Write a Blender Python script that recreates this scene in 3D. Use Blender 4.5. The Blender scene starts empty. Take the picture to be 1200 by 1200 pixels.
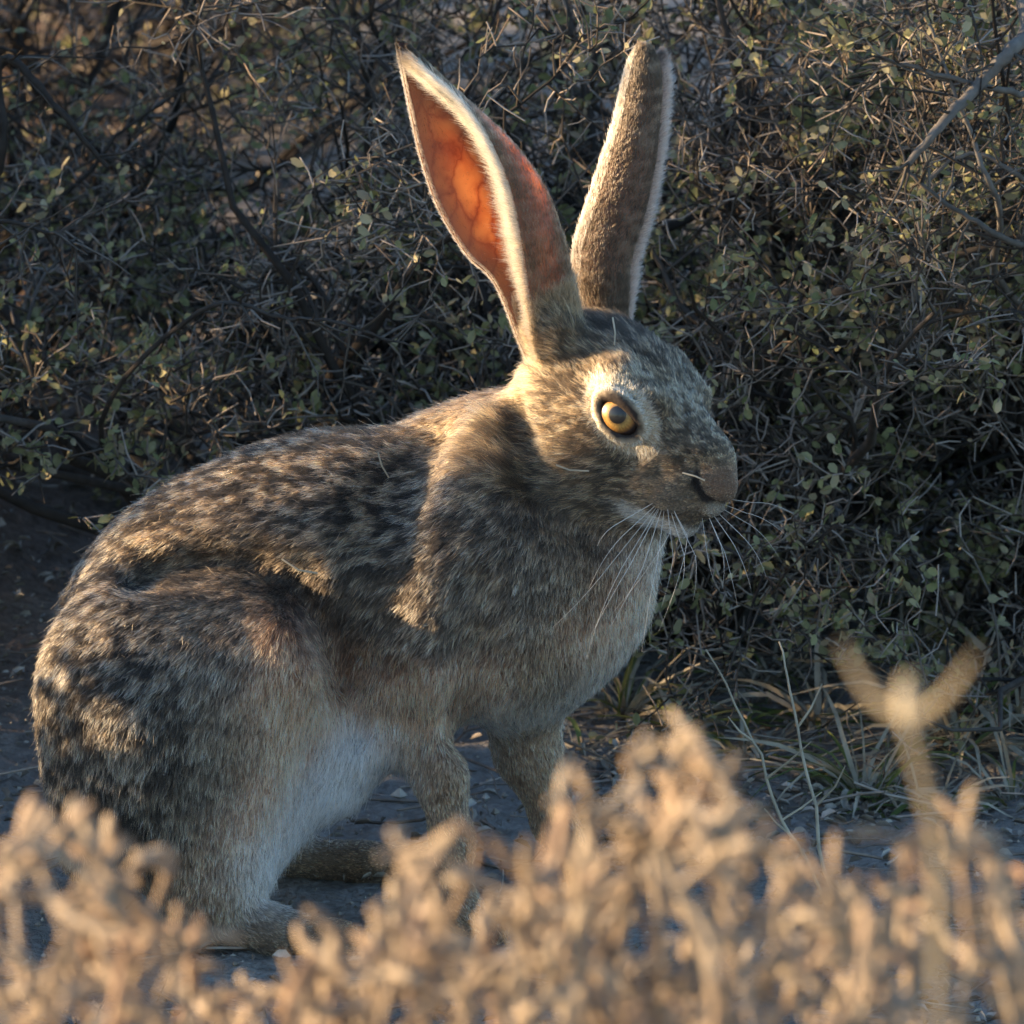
import bpy, math
import numpy as np
from mathutils import Vector, Matrix, kdtree

rng = np.random.default_rng(11)
SC = bpy.context.scene
COL = SC.collection
R = math.radians

# ------------------------------------------------------------------ camera
PITCH = R(14.0)
DIST = 6.0
TARGET = np.array([0.0, 0.0, 0.205])
PXM = 2400.0                                   # photo pixels per metre at the hare
FWD = np.array([0, math.cos(PITCH), -math.sin(PITCH)])
UPV = np.array([0, math.sin(PITCH), math.cos(PITCH)])
RGT = np.array([1.0, 0, 0])
CAMP = TARGET - FWD * DIST

cam_data = bpy.data.cameras.new('camera')
cam = bpy.data.objects.new('camera', cam_data)
COL.objects.link(cam)
cam.location = CAMP
cam.rotation_euler = (math.pi / 2 - PITCH, 0, 0)
cam_data.sensor_width = 36.0
cam_data.lens = 36.0 * DIST / 0.5
cam_data.clip_end = 500.0
cam_data.dof.use_dof = True
cam_data.dof.focus_distance = DIST - 0.03
cam_data.dof.aperture_fstop = 29.0
cam_data.dof.aperture_blades = 0
SC.camera = cam

# ------------------------------------------------------------------ light
SUN_EL = R(11.5)
SUN_AZ = R(4.0)                               # behind the frame's left-hand side
SUN = np.array([-math.cos(SUN_AZ) * math.cos(SUN_EL), math.sin(SUN_AZ) * math.cos(SUN_EL), math.sin(SUN_EL)])
w = bpy.data.worlds.new('World')
SC.world = w
w.use_nodes = True
wn = w.node_tree
sky = wn.nodes.new('ShaderNodeTexSky')
sky.sky_type = 'NISHITA'
sky.sun_disc = False
sky.ozone_density = 2.8
sky.dust_density = 0.6
sky.sun_elevation = SUN_EL
sky.sun_rotation = math.atan2(SUN[0], SUN[1])
wn.links.new(sky.outputs[0], wn.nodes['Background'].inputs[0])
wn.nodes['Background'].inputs[1].default_value = 0.11

sun_data = bpy.data.lights.new('sun', 'SUN')
sun_data.energy = 5.0
sun_data.angle = R(0.55)
sun_data.color = (1.0, 0.72, 0.42)
sun = bpy.data.objects.new('sun', sun_data)
COL.objects.link(sun)
sun.rotation_euler = Vector(SUN).to_track_quat('Z', 'Y').to_euler()

SC.view_settings.view_transform = 'Standard'
SC.view_settings.look = 'None'
SC.view_settings.exposure = 1.8
SC.view_settings.gamma = 1.0
SC.view_settings.use_curve_mapping = False
SC.render.engine = 'CYCLES'
SC.cycles.use_denoising = True
SC.cycles.max_bounces = 8
SC.cycles.transparent_max_bounces = 8
SC.cycles.sample_clamp_indirect = 4.0


# ------------------------------------------------------------------ pixel helpers (a pixel gives a direction; depth is given)
def px(x, y, Y=0.0):
    d = FWD * DIST + RGT * (x - 600) / PXM + UPV * (600 - y) / PXM
    t = (Y - CAMP[1]) / d[1]
    return CAMP + d * t


def proj(p):
    p = np.asarray(p) - CAMP
    z = p @ FWD
    return np.stack([600 + (p @ RGT) / z * DIST * PXM, 600 - (p @ UPV) / z * DIST * PXM], -1)


def gz(x, y):
    """height of the ground"""
    x = np.asarray(x, float); y = np.asarray(y, float)
    near = np.exp(-((x / 3.0) ** 2 + (y / 3.0) ** 2))
    z = 0.004 * np.sin(x * 9 + 1.3) * np.sin(y * 11 + .4) + 0.0025 * np.sin(x * 31 + y * 17) + 0.002 * np.sin(x * 23 - y * 37 + 2)
    flat = 1 - np.exp(-((x + .02) ** 2 / .06 + y ** 2 / .02))
    bank = 0.09 * np.exp(-(((x + .50) / .28) ** 2 + ((y - .72) / .28) ** 2))
    return z * near * (0.15 + 0.85 * flat) + bank - 0.002


def gpx(x, y):
    d = FWD * DIST + RGT * (x - 600) / PXM + UPV * (600 - y) / PXM
    t = (0 - CAMP[2]) / d[2]
    p = CAMP + d * t
    for _ in range(6):
        t = (float(gz(p[0], p[1])) - CAMP[2]) / d[2]
        p = CAMP + d * t
    return p


# ------------------------------------------------------------------ object helpers
def mesh_np(name, v, f, smooth=True):
    """mesh from numpy verts (n,3) and faces (m,k); f may be a list of such arrays"""
    if not isinstance(f, (list, tuple)):
        f = [f]
    f = [np.asarray(a, np.int32) for a in f if len(a)]
    me = bpy.data.meshes.new(name)
    v = np.asarray(v, np.float32)
    me.vertices.add(len(v))
    me.vertices.foreach_set('co', v.ravel())
    tot = np.concatenate([np.full(len(a), a.shape[1], np.int32) for a in f])
    idx = np.concatenate([a.ravel() for a in f])
    me.loops.add(len(idx))
    me.loops.foreach_set('vertex_index', idx)
    me.polygons.add(len(tot))
    me.polygons.foreach_set('loop_start', np.concatenate([[0], np.cumsum(tot)[:-1]]).astype(np.int32))
    me.polygons.foreach_set('loop_total', tot)
    me.polygons.foreach_set('use_smooth', np.full(len(tot), smooth, bool))
    me.update(calc_edges=True)
    return me


def obj(name, data, parent=None, mat=None, loc=None, **props):
    o = bpy.data.objects.new(name, data)
    COL.objects.link(o)
    if parent is not None:
        o.parent = parent
    if mat is not None and data is not None and not len(data.materials):
        data.materials.append(mat)
    if loc is not None:
        o.location = loc
    for k, val in props.items():
        o[k] = val
    return o


def tubes(P, rad, S=4, cap=False):
    """P (N,K,3) centre lines, rad (N,K): returns verts, quads"""
    P = np.asarray(P, float); rad = np.asarray(rad, float)
    N, K, _ = P.shape
    T = np.gradient(P, axis=1)
    T /= np.linalg.norm(T, axis=2, keepdims=True) + 1e-12
    ref = np.where(np.abs(T[:, :1, 2:3]) > .85, np.array([1.0, 0, 0]), np.array([0, 0, 1.0]))
    ref = np.broadcast_to(ref, T.shape)
    U = np.cross(T, ref); U /= np.linalg.norm(U, axis=2, keepdims=True) + 1e-12
    V = np.cross(T, U)
    a = np.arange(S) / S * 2 * np.pi
    v = P[:, :, None] + rad[:, :, None, None] * (np.cos(a)[:, None] * U[:, :, None] + np.sin(a)[:, None] * V[:, :, None])
    idx = np.arange(N * K * S).reshape(N, K, S)
    A = idx[:, :-1]; B = idx[:, 1:]
    q = np.stack([A, np.roll(A, -1, 2), np.roll(B, -1, 2), B], -1).reshape(-1, 4)
    return v.reshape(-1, 3), q


def nodes_of(mat):
    mat.use_nodes = True
    nt = mat.node_tree
    return nt, nt.nodes, nt.links


def ramp(N, stops, interp='LINEAR'):
    r = N.new('ShaderNodeValToRGB')
    r.color_ramp.interpolation = interp
    el = r.color_ramp.elements
    while len(el) < len(stops):
        el.new(0.5)
    for e, (p, c) in zip(el, stops):
        e.position = p
        e.color = (*c, 1)
    return r


# ================================================================== materials of the setting
def soil_material():
    m = bpy.data.materials.new('sandy_soil')
    nt, N, L = nodes_of(m)
    b = N['Principled BSDF']
    tc = N.new('ShaderNodeTexCoord')
    n1 = N.new('ShaderNodeTexNoise'); n1.inputs['Scale'].default_value = 6; n1.inputs['Detail'].default_value = 6
    n2 = N.new('ShaderNodeTexNoise'); n2.inputs['Scale'].default_value = 130; n2.inputs['Detail'].default_value = 6; n2.inputs['Roughness'].default_value = .65
    vo = N.new('ShaderNodeTexVoronoi'); vo.inputs['Scale'].default_value = 230
    for q in (n1, n2, vo):
        L.new(tc.outputs['Object'], q.inputs['Vector'])
    r1 = ramp(N, [(.3, (.33, .30, .265)), (.55, (.46, .43, .395)), (.75, (.55, .525, .49))]); L.new(n1.outputs[0], r1.inputs[0])
    r2 = ramp(N, [(.25, (.45, .42, .40)), (.6, (1, 1, 1)), (.8, (1.25, 1.2, 1.15))]); L.new(n2.outputs[0], r2.inputs[0])
    mx = N.new('ShaderNodeMix'); mx.data_type = 'RGBA'; mx.blend_type = 'MULTIPLY'; mx.inputs[0].default_value = .9
    sx = N.new('ShaderNodeSeparateXYZ'); L.new(tc.outputs['Object'], sx.inputs[0])
    mr = N.new('ShaderNodeMapRange'); mr.inputs[1].default_value = -.12; mr.inputs[2].default_value = -.30; L.new(sx.outputs[0], mr.inputs[0])
    my = N.new('ShaderNodeMapRange'); my.inputs[1].default_value = .18; my.inputs[2].default_value = .42; L.new(sx.outputs[1], my.inputs[0])
    ml2 = N.new('ShaderNodeMath'); ml2.operation = 'MULTIPLY'; L.new(mr.outputs[0], ml2.inputs[0]); L.new(my.outputs[0], ml2.inputs[1])
    earth = N.new('ShaderNodeMix'); earth.data_type = 'RGBA'; L.new(ml2.outputs[0], earth.inputs[0]); L.new(r1.outputs[0], earth.inputs[6]); earth.inputs[7].default_value = (.24, .155, .105, 1)
    L.new(earth.outputs[2], mx.inputs[6]); L.new(r2.outputs[0], mx.inputs[7]); L.new(mx.outputs[2], b.inputs['Base Color'])
    ad = N.new('ShaderNodeMath'); ad.operation = 'SUBTRACT'; L.new(n2.outputs[0], ad.inputs[0])
    ml = N.new('ShaderNodeMath'); ml.operation = 'MULTIPLY'; ml.inputs[1].default_value = .35; L.new(vo.outputs[0], ml.inputs[0]); L.new(ml.outputs[0], ad.inputs[1])
    bp = N.new('ShaderNodeBump'); bp.inputs['Strength'].default_value = 1; bp.inputs['Distance'].default_value = .011
    L.new(ad.outputs[0], bp.inputs['Height']); L.new(bp.outputs[0], b.inputs['Normal'])
    b.inputs['Roughness'].default_value = .95
    b.inputs['Specular IOR Level'].default_value = .15
    return m


def tint_material(name, stops, rough=.8, trans=0.0, scale=160, bump=.35, spec=.25):
    """colour picked per piece: a 'pick' attribute on joined pieces plus the object's own random number"""
    m = bpy.data.materials.new(name)
    nt, N, L = nodes_of(m)
    b = N['Principled BSDF']; out = N['Material Output']
    at = N.new('ShaderNodeAttribute'); at.attribute_name = 'pick'
    oi = N.new('ShaderNodeObjectInfo')
    ad = N.new('ShaderNodeMath'); ad.operation = 'ADD'; L.new(at.outputs['Fac'], ad.inputs[0]); L.new(oi.outputs['Random'], ad.inputs[1])
    fr = N.new('ShaderNodeMath'); fr.operation = 'FRACT'; L.new(ad.outputs[0], fr.inputs[0])
    rp = ramp(N, stops); L.new(fr.outputs[0], rp.inputs[0])
    tc = N.new('ShaderNodeTexCoord')
    nz = N.new('ShaderNodeTexNoise'); nz.inputs['Scale'].default_value = scale; nz.inputs['Detail'].default_value = 4
    L.new(tc.outputs['Object'], nz.inputs['Vector'])
    r2 = ramp(N, [(.3, (.6, .58, .56)), (.7, (1.2, 1.18, 1.15))]); L.new(nz.outputs[0], r2.inputs[0])
    mx = N.new('ShaderNodeMix'); mx.data_type = 'RGBA'; mx.blend_type = 'MULTIPLY'; mx.inputs[0].default_value = .8
    L.new(rp.outputs[0], mx.inputs[6]); L.new(r2.outputs[0], mx.inputs[7]); L.new(mx.outputs[2], b.inputs['Base Color'])
    b.inputs['Roughness'].default_value = rough
    b.inputs['Specular IOR Level'].default_value = spec
    if bump:
        bp = N.new('ShaderNodeBump'); bp.inputs['Strength'].default_value = bump; bp.inputs['Distance'].default_value = .001
        L.new(nz.outputs[0], bp.inputs['Height']); L.new(bp.outputs[0], b.inputs['Normal'])
    if trans:
        t = N.new('ShaderNodeBsdfTranslucent'); L.new(mx.outputs[2], t.inputs['Color'])
        ms = N.new('ShaderNodeMixShader'); ms.inputs[0].default_value = trans
        L.new(b.outputs[0], ms.inputs[1]); L.new(t.outputs[0], ms.inputs[2]); L.new(ms.outputs[0], out.inputs[0])
    return m


def put_pick(me, pick):
    a = me.attributes.new('pick', 'FLOAT', 'POINT')
    a.data.foreach_set('value', np.asarray(pick, np.float32))


SOIL = soil_material()
SHADE_BARK = tint_material('shade_dark_bark', [(0, (.035, .030, .026)), (.5, (.062, .052, .045)), (1, (.10, .086, .075))], .85)  # branches coloured near-black to paint in the shade inside the bushes
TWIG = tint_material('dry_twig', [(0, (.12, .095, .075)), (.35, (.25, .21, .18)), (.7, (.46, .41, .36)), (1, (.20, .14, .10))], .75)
PALE_BARK = tint_material('weathered_bark', [(0, (.11, .098, .086)), (.5, (.15, .136, .12)), (1, (.20, .182, .165))], .85)
TWIG_SHADE = tint_material('shade_dark_twig', [(0, (.045, .037, .030)), (.5, (.085, .07, .057)), (1, (.17, .145, .12))], .85)  # twigs below the end shoots darkened, bush shade put into their colour
LEAF = tint_material('saltbush_leaf', [(0, (.22, .24, .10)), (.25, (.43, .42, .21)), (.5, (.35, .325, .20)), (.7, (.60, .53, .33)), (.85, (.20, .24, .10)), (1, (.47, .35, .23))], .65, .3, 220, .2)
GREEN = tint_material('green_grass', [(0, (.12, .18, .05)), (.5, (.20, .24, .08)), (1, (.28, .27, .12))], .6, .3, 90, 0)
STRAW = tint_material('dry_grass', [(0, (.46, .41, .31)), (.5, (.62, .56, .44)), (1, (.38, .32, .23))], .7, .25, 90, 0)
LITTER = tint_material('leaf_litter', [(0, (.16, .13, .10)), (.4, (.33, .29, .235)), (.8, (.56, .52, .46)), (1, (.24, .18, .135))], .85, .1, 200, 0)
STONE = tint_material('grey_stone', [(0, (.13, .12, .11)), (1, (.19, .175, .16))], .85, 0, 60, .8)

# ================================================================== ground
def axis(lo, hi, fine_lo, fine_hi, step):
    a = list(np.arange(fine_lo, fine_hi, step))
    x, s_ = fine_lo, step
    left = []
    while x > lo:
        s_ *= 1.25; x -= s_; left.append(max(x, lo))
    x, s_ = fine_hi, step
    right = [fine_hi]
    while x < hi:
        s_ *= 1.25; x += s_; right.append(min(x, hi))
    return np.array(left[::-1] + a + right)


gx = axis(-60, 60, -.7, .7, .012); gy = axis(-40, 90, -.6, 1.3, .012)
XX, YY = np.meshgrid(gx, gy, indexing='ij')
fine = np.exp(-((XX / 1.2) ** 2 + ((YY - .3) / 1.5) ** 2))
rough = (np.random.default_rng(3).random(XX.shape) - .5) * .0075 * fine
rough *= 1 - .8 * np.exp(-((XX + .02) ** 2 / .05 + YY ** 2 / .012))
gv = np.stack([XX, YY, gz(XX, YY) + rough], -1).reshape(-1, 3)
idx = np.arange(XX.size).reshape(XX.shape)
gq = np.stack([idx[:-1, :-1], idx[1:, :-1], idx[1:, 1:], idx[:-1, 1:]], -1).reshape(-1, 4)
obj('ground', mesh_np('ground', gv, gq), None, SOIL, kind='structure')

# ================================================================== shrubs
def unit(v):
    return v / (np.linalg.norm(v, axis=-1, keepdims=True) + 1e-12)


def grow_paths(start, dirs, length, K, wig, up, g):
    """random-walk centre lines"""
    N = len(start)
    P = np.zeros((N, K, 3)); P[:, 0] = start
    d = unit(dirs)
    st = (length / (K - 1))[:, None]
    for k in range(1, K):
        d = unit(d + g.normal(0, wig, (N, 3)) + np.array([0, 0, up]))
        P[:, k] = P[:, k - 1] + d * st
    return P


def spawn(P, rad, n, lo, hi, spread, g):
    """n children per centre line: start points, directions, radius there"""
    N, K, _ = P.shape
    u = g.uniform(lo, hi, (N, n)) * (K - 1)
    i = np.minimum(u.astype(int), K - 2); f = (u - i)[..., None]
    r = np.arange(N)[:, None]
    s_ = P[r, i] * (1 - f) + P[r, i + 1] * f
    t = unit(P[r, i + 1] - P[r, i])
    side = g.normal(0, 1, t.shape); side = unit(side - (side * t).sum(-1, keepdims=True) * t)
    ang = R(1) * g.uniform(spread[0], spread[1], (N, n, 1))
    d = t * np.cos(ang) + side * np.sin(ang)
    rr = rad[r, i] * (1 - f[..., 0]) + rad[r, i + 1] * f[..., 0]
    return s_.reshape(-1, 3), d.reshape(-1, 3), rr.reshape(-1), (u / (K - 1)).reshape(-1)


def crom(pts, n):
    """Catmull-Rom through pts (m,3), n samples"""
    pts = np.asarray(pts, float)
    e = np.concatenate([[2 * pts[0] - pts[1]], pts, [2 * pts[-1] - pts[-2]]])
    u = np.linspace(0, len(pts) - 1, n)
    i = np.minimum(u.astype(int), len(pts) - 2); t = (u - i)[:, None]
    a, b, c, d = e[i], e[i + 1], e[i + 2], e[i + 3]
    return .5 * (2 * b + (c - a) * t + (2 * a - 5 * b + 4 * c - d) * t ** 2 + (3 * b - a - 3 * c + d) * t ** 3)


# one cupped oval leaf, unit length along X, normal Z
LEAF_V = np.array([(0, 0, 0), (.35, .26, .09), (.75, .24, .09), (1, 0, .02), (.75, -.24, .09), (.35, -.26, .09)])
LEAF_F = np.array([(0, 3, 2, 1), (0, 5, 4, 3)])
leaf_mesh = mesh_np('leaf', LEAF_V, LEAF_F); leaf_mesh.materials.append(LEAF)


def leaf_frames(d, g):
    n = g.normal(0, 1, d.shape) + np.array([0, -.2, .5]); n = unit(n - (n * d).sum(1, keepdims=True) * d)
    return d, np.cross(n, d), n


LIT = []            # filled below: sunlit spots on the hare that the shading shrubs leave open


def keep_mask(world_pts, extra=0.0):
    """True for pieces that do not stand between the sun and a sunlit spot"""
    k = np.ones(len(world_pts), bool)
    for c, r in LIT:
        rel = world_pts - c
        along = rel @ SUN
        dist = np.linalg.norm(rel - along[:, None] * SUN, axis=1)
        k &= ~((along > 0) & (dist < r + extra))
    return k


def shrub(base, seed, label, height, spread, n=(13, 9, 7, 5), leafy=1.0, lean=(0, 0), open_gaps=False, leaf_parts=0, mains_r=.0045, twig_len=1.0, reach=None, leaf_size=(.0030, .0078), extra=(), bark=None):
    g = np.random.default_rng(seed)
    base = np.array([base[0], base[1], float(gz(base[0], base[1])) - .004])
    root = obj('saltbush', None, loc=base, label=label, category='shrub', group='dry saltbush shrubs')
    n0 = n[0]
    az = np.arange(n0) / n0 * 2 * np.pi + g.uniform(-.3, .3, n0)
    tilt = g.uniform(.15, 1.5, n0)
    d0 = np.stack([np.sin(tilt) * np.cos(az) * spread + lean[0], np.sin(tilt) * np.sin(az) * spread + lean[1], np.cos(tilt) + .15], 1)
    st = np.stack([np.cos(az) * .02, np.sin(az) * .02, np.zeros(n0)], 1)
    L0 = height * g.uniform(.8, 1.2, n0)
    K = 11
    P0 = grow_paths(st, d0, L0, K, .22, .02, g)
    r0 = mains_r * g.uniform(.7, 1.25, (n0, 1)) * np.linspace(1, .14, K)[None]
    s1, d1, rr, u1 = spawn(P0, r0, n[1], .03, 1, (25, 80), g)
    P1 = grow_paths(s1, d1 + (0, 0, .12), height * g.uniform(.18, .42, len(s1)) * (1.1 - .55 * u1), 8, .34, .04, g)
    r1 = np.clip(rr * .62, .0009, .0026)[:, None] * np.linspace(1, .45, 8)[None]
    s2, d2, rr, u2 = spawn(P1, r1, n[2], .1, 1, (30, 85), g)
    P2 = grow_paths(s2, d2 + (0, 0, .1), twig_len * g.uniform(.035, .10, len(s2)), 5, .46, .03, g)
    r2 = np.clip(rr * .75, .0008, .0018)[:, None] * np.linspace(1, .55, 5)[None]
    s3, d3, rr, u3 = spawn(P2, r2, n[3], .1, 1, (30, 80), g)
    P3 = grow_paths(s3, d3, twig_len * g.uniform(.007, .028, len(s3)), 3, .40, .04, g)
    r3 = np.clip(rr * .85, .00055, .0012)[:, None] * np.linspace(1, .75, 3)[None]
    # nothing grows into the ground
    ok1 = (P1[:, :, 2].min(1) > -.01); ok2 = (P2[:, :, 2].min(1) > -.005); ok3 = (P3[:, :, 2].min(1) > -.003)
    if reach is not None:      # keep out of the hare's seat
        for arr, nm in ((P1, 1), (P2, 2), (P3, 3)):
            wy = (arr + base)
            bad = ((wy[:, :, 1] < reach) & (np.abs(wy[:, :, 0]) < .75)).any(1)
            bad |= ((wy[:, :, 0] < -.15) & (wy[:, :, 0] > -.75) & (wy[:, :, 1] < .66) & (wy[:, :, 2] < gz(wy[:, :, 0], wy[:, :, 1]) + .11)).any(1)   # the bare bank
            if nm == 1: ok1 &= ~bad
            if nm == 2: ok2 &= ~bad
            if nm == 3: ok3 &= ~bad
    P1, r1 = P1[ok1], r1[ok1]
    if open_gaps:
        k2 = keep_mask((P2 + base).reshape(-1, 3)).reshape(len(P2), -1).all(1)
        k3 = keep_mask((P3 + base).reshape(-1, 3)).reshape(len(P3), -1).all(1)
        k1 = keep_mask((P1 + base).reshape(-1, 3), -.006).reshape(len(P1), -1).all(1)
        P1, r1 = P1[k1], r1[k1]
        ok2 &= k2; ok3 &= k3
    P2, r2, P3, r3 = P2[ok2], r2[ok2], P3[ok3], r3[ok3]
    for Pm, rm, S in ((P0, r0, 7), (P1, r1, 5)):
        for j in range(len(Pm)):
            if open_gaps and Pm is P0 and not keep_mask(Pm[j] + base, -.008).all():
                cutk = int(np.argmin(keep_mask(Pm[j] + base, -.008)))
                if cutk < 3:
                    continue
                v, q = tubes(Pm[j:j + 1, :cutk], rm[j:j + 1, :cutk], S)
            else:
                v, q = tubes(Pm[j:j + 1], rm[j:j + 1], S)
            obj('branch', mesh_np('branch', v, q), root, bark or SHADE_BARK)
    for pts, r_ in extra:                 # single branches the photo shows, grown from this shrub's root
        Q = np.array([(0, 0, 0)] + [px(*p_) - base for p_ in pts])
        C_ = crom(Q, 6 * len(Q))
        C_[1:-1] += g.normal(0, .0005, (len(C_) - 2, 3))
        v, q = tubes(C_[None], np.linspace(r_ * 1.5, r_ * .5, len(C_))[None], 7)
        obj('branch', mesh_np('branch', v, q), root, bark or SHADE_BARK)
        st_, dr_, rr_, _u = spawn(C_[None], np.full((1, len(C_)), r_), 16, .25, 1, (45, 85), g)
        P2 = np.concatenate([P2, grow_paths(st_, dr_, g.uniform(.015, .06, 16), 5, .2, 0, g)])
        r2 = np.concatenate([r2, np.full((16, 1), max(.0009, r_ * .3)) * np.linspace(1, .35, 5)[None]])
    va, qa = tubes(P2, r2, 3); vb, qb = tubes(P3, r3, 3)
    me = mesh_np('shade_dark_twigs', va, qa); put_pick(me, np.repeat(g.random(len(P2)), 15))
    obj('shade_dark_twigs', me, root, TWIG_SHADE, kind='stuff')
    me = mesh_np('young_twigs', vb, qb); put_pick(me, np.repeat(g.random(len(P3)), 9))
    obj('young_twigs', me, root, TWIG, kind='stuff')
    # leaves: little clusters at twig ends
    tip = P3[:, -1]; td = unit(P3[:, -1] - P3[:, -2])
    patch = vnoise_s(tip + base, .045, seed)                # leafy and bare patches
    cnt = g.poisson(np.clip(leafy * 1.55 * np.clip((patch - .52) * 9.0, .10, 2.8), 0, 8))
    own = np.repeat(np.arange(len(tip)), cnt)
    if len(own):
        ld = unit(td[own] + g.normal(0, .75, (len(own), 3)))
        lp = tip[own] - td[own] * (g.uniform(0, .014, (len(own), 1)))
        ls = g.uniform(*leaf_size, len(own)) * (.65 + .7 * patch[own])
        if open_gaps:
            kk = keep_mask(lp + base, .004)
            own, ld, lp, ls = own[kk], ld[kk], lp[kk], ls[kk]
        X, Yv, Z = leaf_frames(ld, g)
        single = np.zeros(len(lp), bool)
        if leaf_parts:
            w_ = lp + base
            pr = proj(w_)
            inside = (pr[:, 0] > 5) & (pr[:, 0] < 1195) & (pr[:, 1] > 5) & (pr[:, 1] < 1000)
            depth = (w_ - CAMP) @ FWD - ls * 25
            depth[~inside] = 99
            order = np.argsort(depth)[:leaf_parts]
            single[order[depth[order] < 90]] = True
        for j in np.flatnonzero(single):
            o = obj('leaf', leaf_mesh, root)
            o.matrix_basis = Matrix(((X[j, 0] * ls[j], Yv[j, 0] * ls[j], Z[j, 0] * ls[j], lp[j, 0]), (X[j, 1] * ls[j], Yv[j, 1] * ls[j], Z[j, 1] * ls[j], lp[j, 1]),
                                     (X[j, 2] * ls[j], Yv[j, 2] * ls[j], Z[j, 2] * ls[j], lp[j, 2]), (0, 0, 0, 1)))
        b = ~single
        V = lp[b, None] + ls[b, None, None] * (LEAF_V[None, :, :1] * X[b, None] + LEAF_V[None, :, 1:2] * Yv[b, None] + LEAF_V[None, :, 2:] * Z[b, None])
        F = LEAF_F[None] + 6 * np.arange(b.sum())[:, None, None]
        me = mesh_np('leaves', V.reshape(-1, 3), F.reshape(-1, 4))
        put_pick(me, np.repeat(np.clip(g.normal(.5, .25, b.sum()) % 1, 0, 1), 6))
        obj('leaves', me, root, LEAF, kind='stuff')
    return root


def vnoise_s(p, scale, seed=0):
    g = np.random.default_rng(seed + 900).random((16, 16, 16))
    q = np.asarray(p) / scale + 50.3
    i = np.floor(q).astype(int); f = q - i; f = f * f * (3 - 2 * f)
    o = 0
    for a in (0, 1):
        for b in (0, 1):
            for c in (0, 1):
                o = o + (f[:, 0] if a else 1 - f[:, 0]) * (f[:, 1] if b else 1 - f[:, 1]) * (f[:, 2] if c else 1 - f[:, 2]) * g[(i[:, 0] + a) % 16, (i[:, 1] + b) % 16, (i[:, 2] + c) % 16]
    return o


# sunlit spots (photo pixels, depth, radius in metres)
for x, y, Y, r in [(500, 110, -.045, .020), (535, 170, -.045, .022), (570, 230, -.045, .026), (590, 290, -.045, .026), (605, 345, -.045, .020), (620, 410, -.04, .016),
                   (500, 200, -.03, .020), (540, 270, -.03, .016), (680, 300, .005, .014), (690, 240, .005, .010), (682, 345, .005, .014), (755, 75, .0, .010), (745, 120, .0, .007), (728, 160, .0, .006),
                   (625, 470, -.045, .018), (712, 462, -.072, .010), (716, 486, -.072, .008), (565, 478, .0, .012), (590, 482, -.01, .010), (525, 484, .0, .010),
                   (450, 492, -.02, .013), (400, 495, -.02, .012), (345, 505, -.02, .012), (290, 530, -.03, .018), (250, 560, -.03, .014), (215, 590, -.03, .013), (150, 640, -.03, .012), (120, 690, -.03, .012),
                   (130, 745, -.045, .017), (75, 760, -.03, .018), (185, 742, -.055, .011), (230, 755, -.06, .008), (95, 700, -.03, .012), (45, 865, -.02, .012), (60, 905, -.03, .010), (100, 880, -.04, .008), (640, 440, -.04, .010)]:
    LIT.append((px(x, y, Y), r))

S_IN = dict(n=(16, 12, 9, 7), leaf_parts=220)
shrub((-.50, .86), 1, 'grey twiggy saltbush with sparse leaves behind the rump of the hare', .54, 1.0, reach=.42, leafy=1.0, open_gaps=True, extra=[([(-60, 330, .36), (-10, 262, .32), (60, 274, .31), (118, 300, .31)], .0012), ([(-40, 250, .42), (0, 75, .40), (60, 120, .38), (125, 195, .38)], .0026)], **S_IN)
shrub((-.12, .60), 2, 'dense grey-green saltbush behind the back of the hare', .46, 1.0, reach=.20, leafy=1.3, open_gaps=True, extra=[([(120, 520, .40), (235, 365, .30), (330, 372, .28), (400, 380, .27), (485, 407, .27)], .0012)], **S_IN)
shrub((.09, .55), 3, 'tangled saltbush rising behind the ears of the hare', .50, 1.0, reach=.17, leafy=1.2, **S_IN)
shrub((.31, .58), 11, 'leafy saltbush between the muzzle of the hare and the thorny branches', .47, .95, reach=.20, leafy=1.7, **S_IN)
shrub((.56, .82), 4, 'bare thorny shrub with thick pale branches beside the leafy saltbush', .70, 1.0, n=(14, 8, 6, 3), leafy=.3, mains_r=.0065, reach=.40, twig_len=1.3, bark=PALE_BARK,
      extra=[([(1260, -20, .40), (1200, 45, .26), (1150, 95, .24), (1100, 150, .22), (1062, 195, .22)], .0036), ([(1290, 150, .40), (1190, 110, .26), (1110, 90, .24), (1030, 68, .24)], .0018),
             ([(1300, 330, .40), (1190, 285, .24), (1120, 245, .22), (1060, 200, .22)], .0018), ([(1230, 380, .40), (1170, 240, .25), (1135, 150, .24), (1085, 20, .25)], .0017), ([(1300, 260, .40), (1210, 215, .26), (1130, 180, .25), (1050, 255, .24)], .0015)])
shrub((-.30, 1.08), 5, 'tall dark saltbush standing behind the twiggy and the dense saltbush', .72, 1.0, n=(13, 9, 7, 5), reach=.5)
shrub((.16, 1.12), 12, 'tall saltbush standing behind the tangled and the leafy saltbush', .72, 1.0, n=(13, 9, 7, 5), reach=.5)
shrub((-.80, 1.05), 6, 'saltbush beyond the bank of bare soil', .75, 1.0, n=(13, 9, 7, 4), leafy=1.3, reach=.4)
shrub((-.24, 1.98), 15, 'farthest saltbush seen through the gaps of the others', .60, 1.0, n=(13, 10, 7, 4), leafy=1.2)
shrub((-.42, 1.62), 13, 'far saltbush standing behind the tall dark one', .85, 1.0, n=(13, 10, 7, 3))
shrub((.30, 1.70), 14, 'far saltbush standing behind the other tall one', .80, 1.0, n=(10, 7, 6, 3))
shrub((.92, .72), 7, 'low saltbush beyond the grass tufts', .6, 1.0, n=(12, 7, 6, 3), reach=.3)
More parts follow.
